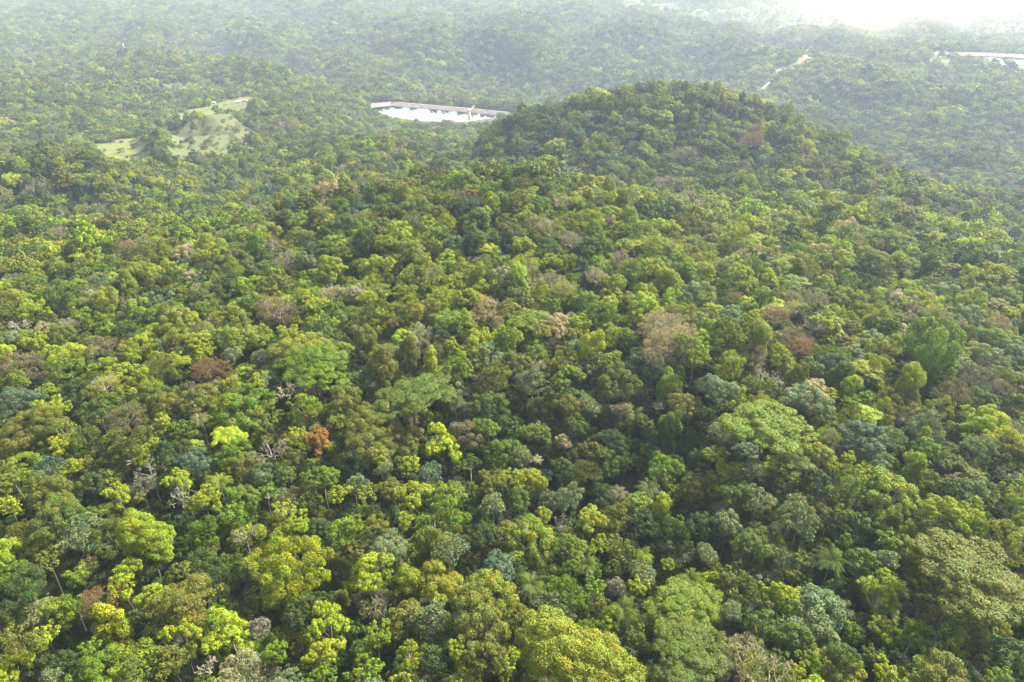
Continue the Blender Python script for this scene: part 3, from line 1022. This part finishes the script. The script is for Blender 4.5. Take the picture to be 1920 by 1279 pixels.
MIX_FAR = dict(y=.09, g=.15, m=.22, o=.20, w=.05, s=.08, d=.10, u=.012, b=.010, k=.006, t=.004, Y=.012, r=.003)
KM = dict(B=.34, D=.25, O=.17, S=.07, T=.05, V=.06, U=.05, N=.01)
ZN = []   # leaf colour by place: brighter, yellower (+); darker, painting in slope and ravine shade (-)
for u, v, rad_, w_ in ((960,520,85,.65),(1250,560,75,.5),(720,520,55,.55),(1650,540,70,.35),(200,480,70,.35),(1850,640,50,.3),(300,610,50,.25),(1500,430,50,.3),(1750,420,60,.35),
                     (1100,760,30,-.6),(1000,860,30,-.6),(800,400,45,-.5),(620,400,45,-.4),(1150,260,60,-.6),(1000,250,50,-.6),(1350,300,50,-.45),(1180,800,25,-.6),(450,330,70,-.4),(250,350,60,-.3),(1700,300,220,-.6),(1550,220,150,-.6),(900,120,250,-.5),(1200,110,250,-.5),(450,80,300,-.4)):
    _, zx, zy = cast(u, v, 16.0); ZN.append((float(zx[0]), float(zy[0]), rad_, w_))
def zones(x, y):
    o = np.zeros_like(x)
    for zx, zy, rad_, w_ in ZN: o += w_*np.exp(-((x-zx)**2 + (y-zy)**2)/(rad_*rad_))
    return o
def scatter(r0, r1, sp, lod, mix, rlo, rhi, hlo, hhi, ths=.86, under=False):
    n_ = int(r1/sp)+1
    gx, gy = np.meshgrid(np.arange(-n_, n_+1)*sp, np.arange(0, int(n_*1.16)+2)*sp*.87)
    gx = gx + (np.arange(gx.shape[0])[:, None] % 2)*sp*.5
    x = (gx + rng.uniform(-.36, .36, gx.shape)*sp).ravel(); y = (gy + rng.uniform(-.36, .36, gy.shape)*sp).ravel()
    r = np.hypot(x, y); th = np.abs(np.arctan2(x, y))
    k = (r >= r0) & (r < r1) & (th < ths) & (y > 40); x, y = x[k], y[k]
    R = rng.uniform(rlo, rhi, len(x))*np.where(rng.random(len(x)) < .07, 1.45, 1)
    ok = np.ones(len(x), bool)
    if r0 < 420:
        for i in range(len(TX)):
            dd = np.hypot(x-TX[i], y-TY[i])
            if under: ok &= dd > TR[i]*.45
            else: ok &= dd > (TR[i]*.85 + R*.72)
    ok &= rng.random(len(x)) > in_clear(x, y); ok &= lake_d(x, y) > 17 + 8*rng.random(len(x))
    if lod >= 1:   # thin scrub is smaller
        cl = in_clear(x, y) > 0; R = np.where(cl, R*rng.uniform(.25, .6, len(R)), R)
    x, y, R = x[ok], y[ok], R[ok]
    zg = ground(x, y) if r0 > 300 else canopy(x, y) - CAN_H
    z = canopy(x, y) - CAN_H + rng.uniform(hlo, hhi, len(x)) + (0 if under else R*.35 - 1.5) + (0 if under else 1.6*pnoise(x, y, 60, 5)); z = np.maximum(z, zg + R*.3)
    cl = in_clear(x, y) > 0; clr = cl; z = np.where(cl, zg + R*.5 + .5, z)
    ks = list(KM); kp = np.array([KM[q] for q in ks]); kk = rng.choice(len(ks), len(x), p=kp/kp.sum())
    cs = list(mix); cp = np.array([mix[q] for q in cs]); cp /= cp.sum(); cc = rng.choice(len(cs), len(x), p=cp)
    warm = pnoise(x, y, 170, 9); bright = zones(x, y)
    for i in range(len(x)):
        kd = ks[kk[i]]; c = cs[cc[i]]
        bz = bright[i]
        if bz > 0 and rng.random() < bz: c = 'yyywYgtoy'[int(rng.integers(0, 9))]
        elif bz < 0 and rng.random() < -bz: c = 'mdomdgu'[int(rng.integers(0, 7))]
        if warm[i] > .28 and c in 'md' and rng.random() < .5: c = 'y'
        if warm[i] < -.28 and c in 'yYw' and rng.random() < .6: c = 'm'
        if clr[i] and rng.random() < .7: c = 'osobkw'[int(rng.integers(0, 6))]; kd = 'OTD'[int(rng.integers(0, 3))]
        if c in 'bkt' and kd not in 'TDO': kd = 'T'
        if kd == 'N' and lod > 1: kd = 'T'
        if lod == 2 and kd in 'VS': kd = 'O'
        if kd == 'V' and R[i] > 5.0: R[i] = 5.0
        if under: kd = 'D' if kd in 'UNT' else kd
        sz = 'S' if R[i] < 3.9 else 'M'
        if lod > 0 or kd == 'U': sz = 'M'
        s = R[i]/SQ[sz]
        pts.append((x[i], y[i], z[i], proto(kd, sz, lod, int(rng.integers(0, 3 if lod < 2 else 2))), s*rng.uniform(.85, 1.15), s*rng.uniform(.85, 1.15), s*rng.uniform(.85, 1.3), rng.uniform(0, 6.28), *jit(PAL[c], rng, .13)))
    return len(x)
n1 = scatter(45, 240, 4.3, 0, dict(m=.35, d=.3, g=.15, o=.15, s=.05), 2.0, 3.6, 3.5, 12.5, under=True, ths=.95)
n2 = scatter(45, 330, 6.0, 0, MIX_NEAR, 2.6, 5.6, 12.5, 18.5)
n3 = scatter(240, 330, 6.0, 0, dict(m=.35, d=.3, g=.15, o=.15), 2.4, 3.6, 8, 13, under=True)
n4 = scatter(330, 700, 7.8, 1, MIX_NEAR, 3.4, 7.6, 12.5, 19)
n5 = scatter(700, 1250, 9.0, 1, MIX_FAR, 4.2, 8.8, 13, 19, ths=.80)
n6 = scatter(1250, 2300, 11.0, 2, MIX_FAR, 5.2, 10.2, 12, 19, ths=.76)
n7 = scatter(2300, 4300, 13.5, 2, MIX_FAR, 6.5, 10, 13, 18, ths=.74)
print("forest", n1, n2, n3, n4, n5, n6, n7, "protos", len(PROTO), "faces", sum(len(o.data.polygons) for o in PROTO))
pts = np.array(pts, float)
pc = bpy.data.collections.new("forest_crowns")
for o in PROTO: pc.objects.link(o)
me = bpy.data.meshes.new("forest"); me.vertices.add(len(pts)); me.vertices.foreach_set("co", pts[:, :3].astype(np.float32).ravel())
def attr(nm, ty, key, a):
    at = me.attributes.new(nm, ty, 'POINT'); at.data.foreach_set(key, a.ravel())
attr("pick", 'INT', "value", pts[:, 3].astype(np.int32))
attr("size", 'FLOAT_VECTOR', "vector", pts[:, 4:7].astype(np.float32))
attr("turn", 'FLOAT_VECTOR', "vector", np.stack([pts[:, 7]*0, pts[:, 7]*0, pts[:, 7]], 1).astype(np.float32))
attr("tint", 'FLOAT_VECTOR', "vector", pts[:, 8:11].astype(np.float32))
attr("bark_tint", 'FLOAT_VECTOR', "vector", np.tile(np.array([.33,.28,.23], np.float32), (len(pts), 1)))
forest = new_obj("forest", me); tag(forest, "distant and lower rainforest canopy covering the hills and valley", "forest", kind="stuff")
g = bpy.data.node_groups.new("forest", 'GeometryNodeTree')
g.interface.new_socket("Geometry", in_out='INPUT', socket_type='NodeSocketGeometry'); g.interface.new_socket("Geometry", in_out='OUTPUT', socket_type='NodeSocketGeometry')
gi = g.nodes.new("NodeGroupInput"); go = g.nodes.new("NodeGroupOutput")
iop = g.nodes.new("GeometryNodeInstanceOnPoints"); ci = g.nodes.new("GeometryNodeCollectionInfo")
ci.inputs['Collection'].default_value = pc; ci.inputs['Separate Children'].default_value = True; ci.inputs['Reset Children'].default_value = True
def named(nm, ty):
    q = g.nodes.new("GeometryNodeInputNamedAttribute"); q.data_type = ty; q.inputs['Name'].default_value = nm
    return next(s for s in q.outputs if s.enabled and s.name == 'Attribute')
g.links.new(gi.outputs[0], iop.inputs['Points']); g.links.new(ci.outputs[0], iop.inputs['Instance'])
iop.inputs['Pick Instance'].default_value = True
g.links.new(named("pick", 'INT'), iop.inputs['Instance Index'])
g.links.new(named("turn", 'FLOAT_VECTOR'), iop.inputs['Rotation']); g.links.new(named("size", 'FLOAT_VECTOR'), iop.inputs['Scale'])
g.links.new(iop.outputs[0], go.inputs[0])
md = forest.modifiers.new("forest", 'NODES'); md.node_group = g

# ------------------------------------------------------------------ ground
def ground_material():
    m, t, b = mat("forest_floor"); N = t.nodes; L = t.links
    tc = N.new("ShaderNodeTexCoord"); nz = N.new("ShaderNodeTexNoise"); nz.inputs['Scale'].default_value = .06; nz.inputs['Detail'].default_value = 9
    L.new(tc.outputs['Object'], nz.inputs['Vector'])
    r = N.new("ShaderNodeValToRGB"); r.color_ramp.elements[0].position = .35; r.color_ramp.elements[1].position = .68
    r.color_ramp.elements[0].color = (.02,.03,.010,1); r.color_ramp.elements[1].color = (.045,.055,.02,1)
    L.new(nz.outputs['Fac'], r.inputs[0]); L.new(r.outputs[0], b.inputs['Base Color']); b.inputs['Roughness'].default_value = .95
    return m
rad = np.concatenate([[1], np.geomspace(12, 7000, 330)]); ang = np.radians(np.r_[np.arange(-180, -56, 6), np.arange(-56, 56.01, .28), np.arange(62, 180, 6)])
na = len(ang)
gx = rad[:, None]*np.sin(ang)[None]; gy = rad[:, None]*np.cos(ang)[None]
gz = ground(gx, gy)
V = np.stack([gx, gy, gz], -1).reshape(-1, 3)
ii, jj = np.meshgrid(np.arange(len(rad)-1), np.arange(na), indexing='ij'); j2 = (jj+1) % na
F = np.stack([ii*na+jj, ii*na+j2, (ii+1)*na+j2, (ii+1)*na+jj], -1).reshape(-1, 4)[:, ::-1]
tag(new_obj("ground", mesh_np("ground", V, F, ground_material(), smooth=True)), "dark hilly forest floor under the canopy", "ground", kind="structure")

def grass_material(name, a, b_, c):
    m, t, b = mat(name); N = t.nodes; L = t.links
    tc = N.new("ShaderNodeTexCoord"); nz = N.new("ShaderNodeTexNoise"); nz.inputs['Scale'].default_value = .05; nz.inputs['Detail'].default_value = 12; nz.inputs['Roughness'].default_value = .65
    L.new(tc.outputs['Object'], nz.inputs['Vector']); r = N.new("ShaderNodeValToRGB"); cr = r.color_ramp
    cr.elements[0].position = .34; cr.elements[1].position = .66; cr.elements[0].color = (*a, 1); cr.elements[1].color = (*c, 1)
    e = cr.elements.new(.5); e.color = (*b_, 1)
    L.new(nz.outputs['Fac'], r.inputs[0]); L.new(r.outputs[0], b.inputs['Base Color']); b.inputs['Roughness'].default_value = .9
    return m
GR = {'dry': grass_material("dry_grass", (.055,.085,.018), (.10,.12,.026), (.145,.145,.042)), 'tan': grass_material("scrub_grass", (.040,.065,.016), (.065,.085,.024), (.095,.098,.034)),
      'green': grass_material("green_grass", (.045,.08,.018), (.075,.11,.025), (.11,.13,.04)), 'earth': grass_material("bare_earth", (.10,.08,.05), (.14,.11,.07), (.18,.145,.10))}
MM = {'main': ('meadow','dry'), 'lower': ('meadow','dry'), 'scrub': ('scrubland','tan'), 'upper': ('meadow','tan'), 'edge': ('meadow','tan'), 'bank': ('grass_bank','green'),
      'shore': ('grass_bank','dry'), 'right': ('grass_bank','green'), 'scar': ('cutting','earth'), 'farm': ('farmland','green'), 'field': ('farmland','green'), 'plain': ('farmland','green')}
for k_, P_ in MW.items():
    a = np.array(P_); lo = a.min(0)-8; hi = a.max(0)+8; st = 3.0 if k_ not in ('farm','field','plain') else 9.0
    nx, ny = int((hi[0]-lo[0])/st)+1, int((hi[1]-lo[1])/st)+1
    X, Y = np.meshgrid(lo[0]+np.arange(nx)*st, lo[1]+np.arange(ny)*st); Z = ground(X, Y) + .35
    cx_, cy_ = (X[:-1, :-1]+st/2), (Y[:-1, :-1]+st/2); wx, wy = wobble(cx_, cy_, 9.0); ins = inpoly(wx, wy, P_) & (lake_d(cx_, cy_) > 20)
    i_, j_ = np.nonzero(ins)
    if not len(i_): continue
    F = np.stack([i_*nx+j_, i_*nx+j_+1, (i_+1)*nx+j_+1, (i_+1)*nx+j_], -1)
    us, inv = np.unique(F, return_inverse=True)
    V = np.stack([X, Y, Z], -1).reshape(-1, 3)[us]
    nm, gk = MM[k_]; tag(new_obj(nm, mesh_np(nm, V, inv.reshape(F.shape), GR[gk], smooth=True)), kind="structure")

# ------------------------------------------------------------------ reservoirs
def water_material():
    m, t, b = mat("water"); b.inputs['Base Color'].default_value = (.012, .075, .062, 1); b.inputs['Roughness'].default_value = .03
    gl = t.nodes.new("ShaderNodeBsdfGlossy"); gl.inputs['Roughness'].default_value = .02; gl.inputs['Color'].default_value = (.72,.76,.80,1)
    mx = t.nodes.new("ShaderNodeMixShader"); fr = t.nodes.new("ShaderNodeFresnel"); fr.inputs[0].default_value = 2.6
    t.links.new(fr.outputs[0], mx.inputs[0]); t.links.new(b.outputs[0], mx.inputs[1]); t.links.new(gl.outputs[0], mx.inputs[2]); t.links.new(mx.outputs[0], t.nodes["Material Output"].inputs['Surface'])
    nz = t.nodes.new("ShaderNodeTexNoise"); nz.inputs['Scale'].default_value = .6; bp = t.nodes.new("ShaderNodeBump"); bp.inputs['Strength'].default_value = .03
    tc = t.nodes.new("ShaderNodeTexCoord"); t.links.new(tc.outputs['Object'], nz.inputs['Vector'])
    t.links.new(nz.outputs['Fac'], bp.inputs['Height']); t.links.new(bp.outputs[0], gl.inputs['Normal'])
    return m
WATER = water_material()
CONC = simple("embankment_concrete", (.27,.22,.21), .85, noise=.25, nscale=.15)
CONC2 = simple("embankment_paving", (.19,.165,.185), .9, noise=.25, nscale=.2)
def offset(poly, d):
    P_ = np.array(poly); a = 0.5*np.sum(P_[:, 0]*np.roll(P_[:, 1], -1) - np.roll(P_[:, 0], -1)*P_[:, 1]); sg = 1 if a > 0 else -1
    n_ = len(P_); out = []
    for i in range(n_):
        e1 = unit(P_[i]-P_[i-1]); e2 = unit(P_[(i+1) % n_]-P_[i]); n1 = np.array([e1[1], -e1[0]])*sg; n2 = np.array([e2[1], -e2[0]])*sg
        nn = unit(n1+n2); out.append(P_[i] + nn*d/max(.5, float(nn@n1)))
    return np.array(out)
for poly, z, lab_ in ((LAKE1, WZ1, 'a'), (LAKE2, WZ2, 'b')):
    P_ = np.array(poly); c = P_.mean(0)
    mb = MB(); O_ = offset(poly, 1.5); mb.add([(p[0], p[1], z) for p in O_], [tuple(range(len(O_)))])
    w = mb.build("water", WATER); tag(w, kind="structure")
    # sloping inner face, crest path and outer bank as rings
    rings = [(0, z-1.2), (6, z+3.0), (6.2, z+3.3), (11, z+3.3), (11.3, z+3.0), (19, z+.4)]
    for nm, a_, b_, mt in (("embankment_slope", 0, 1, CONC), ("embankment_crest", 2, 3, CONC2), ("embankment_bank", 4, 5, GR['tan'])):
        mb = MB()
        A_ = offset(poly, rings[a_][0]); B_ = offset(poly, rings[b_][0]); n_ = len(A_)
        mb.add([(p[0], p[1], rings[a_][1]) for p in A_] + [(p[0], p[1], rings[b_][1]) for p in B_], [(i, (i+1) % n_, n_+(i+1) % n_, n_+i) for i in range(n_)])
        if nm == "embankment_slope":
            root = bpy.data.objects.new("embankment", None); COL.objects.link(root); root.location = (c[0], c[1], z)
            tag(root, "pale concrete embankment round the nearer reservoir" if lab_ == 'a' else "pale concrete embankment round the far reservoir at the right edge", "embankment")
        o = mb.build({"embankment_slope": "slope", "embankment_crest": "crest", "embankment_bank": "outer_bank"}[nm], mt, root); o.matrix_parent_inverse = mathutils.Matrix.Translation((-c[0], -c[1], -z))

def P3(u, v, z): q = onplane(u, v, z); return np.array(q)
WHITE = simple("white_paint", (.78,.77,.74), .6); ROOFW = simple("pale_metal_roof", (.85,.85,.86), .45, noise=.08, nscale=.5)
REDR = simple("rusty_roof", (.42,.20,.15), .7, noise=.25, nscale=.5); PINKR = simple("pink_roof", (.62,.42,.38), .7, noise=.2, nscale=.5)
GREYR = simple("grey_roof", (.34,.34,.37), .7, noise=.2, nscale=.5); WALL = simple("plaster_wall", (.62,.58,.50), .85, noise=.1, nscale=.6)
DARK = simple("dark_glass", (.03,.035,.04), .3); REDP = simple("red_paint", (.55,.05,.04), .5); YEL = simple("yellow_railing", (.38,.30,.12), .6)
CONC3 = simple("tower_concrete", (.55,.52,.47), .85, noise=.15, nscale=.5)
# intake tower with its footbridge
tp = P3(880, 217, WZ1); br_end = P3(887, 209, WZ1); dirv = (br_end-tp)[:2]; ln = float(np.hypot(*dirv)) + 9; th = math.atan2(dirv[1], dirv[0])
root = bpy.data.objects.new("intake_tower", None); COL.objects.link(root); root.location = tuple(tp); root.rotation_euler = (0, 0, th)
tag(root, "concrete intake tower standing in the nearer reservoir with a yellow-railed footbridge", "tower")
m_ = MB(); m_.box((0,0,2.2), (3.2,3.2,10.0)); m_.build("shaft", CONC3, root)
m_ = MB(); m_.box((0,0,7.4), (4.4,4.4,.5)); m_.build("platform", CONC2, root)
m_ = MB(); m_.box((0,0,9.2), (3.4,3.4,2.9)); h_ = m_.build("cabin", WALL, root)
m_ = MB(); m_.box((0,0,10.9), (4.2,4.2,.4)); m_.build("roof", ROOFW, root)
m_ = MB(); m_.box((ln/2+2,0,7.0), (ln,1.8,.6)); m_.build("footbridge", YEL, root)
m_ = MB()
for sd in (-.9, .9):
    m_.box((ln/2+2, sd, 8.3), (ln, .14, .14))
    for q in np.arange(2.4, ln+2, 2.5): m_.box((q, sd, 7.8), (.12, .12, 1.0))
m_.build("railing", YEL, root)

# ------------------------------------------------------------------ mast
_, mx_, my_ = cast(238, 110, 8.0); mx_, my_ = float(mx_[0]), float(my_[0]); mz = ground1(mx_, my_)
root = bpy.data.objects.new("lattice_mast", None); COL.objects.link(root); root.location = (mx_, my_, mz)
tag(root, "tall red and white banded lattice mast rising from the far forest at the upper left", "mast")
HM = 42.0; nb = 8
for b_i in range(nb):
    z0, z1 = HM*b_i/nb, HM*(b_i+1)/nb; w0, w1 = 2.2-1.6*z0/HM, 2.2-1.6*z1/HM; m_ = MB()
    cs0 = [(a*w0, b*w0, z0+.02) for a, b in ((-1,-1),(1,-1),(1,1),(-1,1))]; cs1 = [(a*w1, b*w1, z1-.02) for a, b in ((-1,-1),(1,-1),(1,1),(-1,1))]
    for i in range(4):
        j = (i+1) % 4
        m_.tube([cs0[i], cs1[i]], [.34,.34], 5); m_.tube([cs0[i], cs1[j]], [.2,.2], 4); m_.tube([cs0[j], cs1[i]], [.2,.2], 4); m_.tube([cs0[i], cs0[j]], [.22,.22], 4)
    m_.build("lattice_section", WHITE if b_i % 2 else REDP, root)
m_ = MB(); m_.tube([(0,0,HM), (0,0,HM+5)], [.25,.08], 6); m_.build("antenna", REDP, root)
m_ = MB(); m_.box((1.1,0,HM*.82), (.8,1.6,1.6)); m_.build("dish_antenna", WHITE, root)

# ------------------------------------------------------------------ houses
def house(u, v, wpx, roof, label, dpt=.62, turn=.2, wall=WALL, up=1.5, group=None, cat="house"):
    t, x, y = cast(u, v, up+1); x, y = float(x[0]), float(y[0]); z = ground1(x, y); Wm = wpx*float(t[0])/FPX; D_ = Wm*dpt; hh = max(2.6, Wm*.22); rr = Wm*.17
    root = bpy.data.objects.new("farmhouse" if cat == "house" else "shed", None); COL.objects.link(root); root.location = (x, y, z); root.rotation_euler = (0, 0, turn)
    tag(root, label, cat, group)
    m_ = MB(); m_.box((0,0,hh/2), (Wm,D_,hh)); wl = m_.build("wall", wall, root)
    m_ = MB(); e = .7
    a, b = Wm/2+e, D_/2+e
    m_.add([(-a,-b,hh-.1),(a,-b,hh-.1),(a,b,hh-.1),(-a,b,hh-.1),(-a*.96,0,hh+rr),(a*.96,0,hh+rr)], [(0,1,5,4),(2,3,4,5),(1,2,5),(3,0,4),(0,3,2,1)])
    m_.build("roof", roof, root)
    nw = max(2, int(Wm/3.2))
    for q in range(nw):
        xx = -Wm/2 + (q+.5)*Wm/nw
        m_ = MB()
        if q == nw//2: m_.box((xx, -D_/2-.03, 1.05), (1.0,.08,2.1)); m_.build("door", DARK, root)
        else: m_.box((xx, -D_/2-.03, hh*.55), (1.1,.08,1.0)); m_.build("window", DARK, root)
HG = "farm buildings beyond the meadow"
house(315, 213, 9, PINKR, "low pink-roofed house at the left tip of the upper meadow", group=HG)
house(401, 191, 7, GREYR, "small grey-roofed house behind the upper meadow's middle", group=HG, turn=-.2)
house(447, 189, 7, ROOFW, "white-roofed house left of the red-roofed house beyond the meadow", group=HG)
house(459, 187, 9, REDR, "red-roofed house between two white roofs beyond the meadow", group=HG, turn=.05)
house(475, 181, 7, ROOFW, "white-roofed house behind and right of the red-roofed house beyond the meadow", group=HG, turn=.3)
house(664, 189, 9, ROOFW, "long white shed left of the nearer reservoir", cat="shed", turn=-.3)
house(674, 193, 7, ROOFW, "smaller white shed between the long white shed and the reservoir", cat="shed", turn=.4)
FG = "far white-roofed buildings in the misty village"
for u, v, w_, lb_ in ((1484,45,14,"widest white-roofed building at the left end of the misty village"), (1512,43,9,"white-roofed house second from the left in the misty village"),
                  (1526,45,8,"white-roofed house in the middle of the misty village row"), (1541,47,11,"white-roofed house at the right end of the misty village row"),
                  (1514,54,8,"small white-roofed house in front of the misty village row"), (1714,59,6,"lone white-roofed house in the mist right of the village"),
                  (118,18,12,"lone white-roofed house in the hazy forest near the top left corner"), (155,75,7,"tiny white-roofed house between the top left corner and the mast"),
                  (780,16,5,"tiny white-roofed house on the far plateau, left of its neighbour"), (797,15,7,"white-roofed house on the far plateau, right of its tiny neighbour"),
                  (1473,133,7,"low white-roofed hut beside the bare earth cutting")):
    house(u, v, w_, ROOFW, lb_, group=FG if u > 1480 and u < 1600 else None, turn=float(rng.uniform(-.4, .4)), up=3, wall=WHITE)
# ------------------------------------------------------------------ pipeline down the cutting
pl_pts = []
for u, v in ((1446,143),(1449,152),(1440,158),(1431,165),(1423,172)):
    t, x, y = cast(u, v, 2.0); pl_pts.append((float(x[0]), float(y[0]), ground1(float(x[0]), float(y[0]))+2.0))
root = bpy.data.objects.new("pipeline", None); COL.objects.link(root); root.location = pl_pts[0]
tag(root, "white pipeline bending down the bare cutting on the far slope", "pipeline")
off = np.array(pl_pts[0])
for a, b in ((0,1),(1,4)):
    m_ = MB(); seg = [np.array(pl_pts[i])-off for i in range(a, b+1)]; m_.tube(seg, [1.5]*len(seg), 8); m_.build("pipe", WHITE, root)
for p in pl_pts:
    q = np.array(p)-off; m_ = MB(); m_.box((q[0], q[1], q[2]-2.6), (3.6,3.6,2.0)); m_.build("pipe_support", CONC3, root)

# ------------------------------------------------------------------ air: haze and low mist
def volume(name, dens, color, aniso):
    m = bpy.data.materials.new(name); m.use_nodes = True; t = m.node_tree; t.nodes.remove(t.nodes["Principled BSDF"])
    v = t.nodes.new("ShaderNodeVolumePrincipled"); v.inputs['Color'].default_value = (*color, 1); v.inputs['Density'].default_value = dens; v.inputs['Absorption Color'].default_value = (1,1,1,1); v.inputs['Anisotropy'].default_value = aniso
    t.links.new(v.outputs[0], t.nodes["Material Output"].inputs['Volume']); return m, t, v
zlo = float(min(gz.min(), WZ1-4))
m_ = MB(); m_.box((0,0,(CAMZ+12+zlo-1)/2), (14300,14300,CAMZ+12-zlo+1))
hm, ht, hv = volume("haze", HAZE, (.60,.715,1.0), .22)
tag(m_.build("haze", hm), "thin bluish haze filling the valley air", "haze", kind="stuff")
mm, mt_, mv = volume("mist", 0, (1,1,1), .2)
N = mt_.nodes; L = mt_.links
tc = N.new("ShaderNodeTexCoord"); nz = N.new("ShaderNodeTexNoise"); nz.inputs['Scale'].default_value = 1.5; nz.inputs['Detail'].default_value = 8; nz.inputs['Roughness'].default_value = .55
sc_ = N.new("ShaderNodeVectorMath"); sc_.operation = 'MULTIPLY'; sc_.inputs[1].default_value = (3.6, 2.2, 1.0)
L.new(tc.outputs['Object'], sc_.inputs[0]); L.new(sc_.outputs[0], nz.inputs['Vector'])
ln_ = N.new("ShaderNodeVectorMath"); ln_.operation = 'LENGTH'; L.new(tc.outputs['Object'], ln_.inputs[0])
m1 = N.new("ShaderNodeMath"); m1.operation = 'SUBTRACT'; m1.inputs[0].default_value = 1.0; L.new(ln_.outputs['Value'], m1.inputs[1])
m2 = N.new("ShaderNodeMath"); m2.operation = 'MULTIPLY_ADD'; m2.inputs[1].default_value = 5.0; m2.inputs[2].default_value = -2.6; L.new(nz.outputs['Fac'], m2.inputs[0])
m3 = N.new("ShaderNodeMath"); m3.operation = 'ADD'; L.new(m1.outputs[0], m3.inputs[0]); L.new(m2.outputs[0], m3.inputs[1])
m4 = N.new("ShaderNodeMath"); m4.operation = 'MULTIPLY'; m4.inputs[1].default_value = .0024; m4.use_clamp = False
mxx = N.new("ShaderNodeMath"); mxx.operation = 'MAXIMUM'; mxx.inputs[1].default_value = 0; L.new(m3.outputs[0], mxx.inputs[0])
m5 = N.new("ShaderNodeMath"); m5.operation = 'MULTIPLY'; L.new(mxx.outputs[0], m5.inputs[0])
cl_ = N.new("ShaderNodeMath"); cl_.operation = 'MAXIMUM'; cl_.inputs[1].default_value = 0; L.new(m1.outputs[0], cl_.inputs[0]); L.new(cl_.outputs[0], m5.inputs[1])
L.new(m5.outputs[0], m4.inputs[0]); L.new(m4.outputs[0], mv.inputs['Density'])
import bmesh
bm = bmesh.new(); bmesh.ops.create_icosphere(bm, subdivisions=3, radius=1.0); me = bpy.data.meshes.new("low_mist"); bm.to_mesh(me); bm.free(); me.materials.append(mm)
mist = new_obj("low_mist", me); q = pix(1680, 20, 1500); mist.location = (q[0], q[1], q[2]+8); mist.scale = (540, 260, 100)
tag(mist, "drifting white mist bank over the far village at the top right", "mist", kind="stuff")
print("haze floor", zlo, "mist", tuple(mist.location))
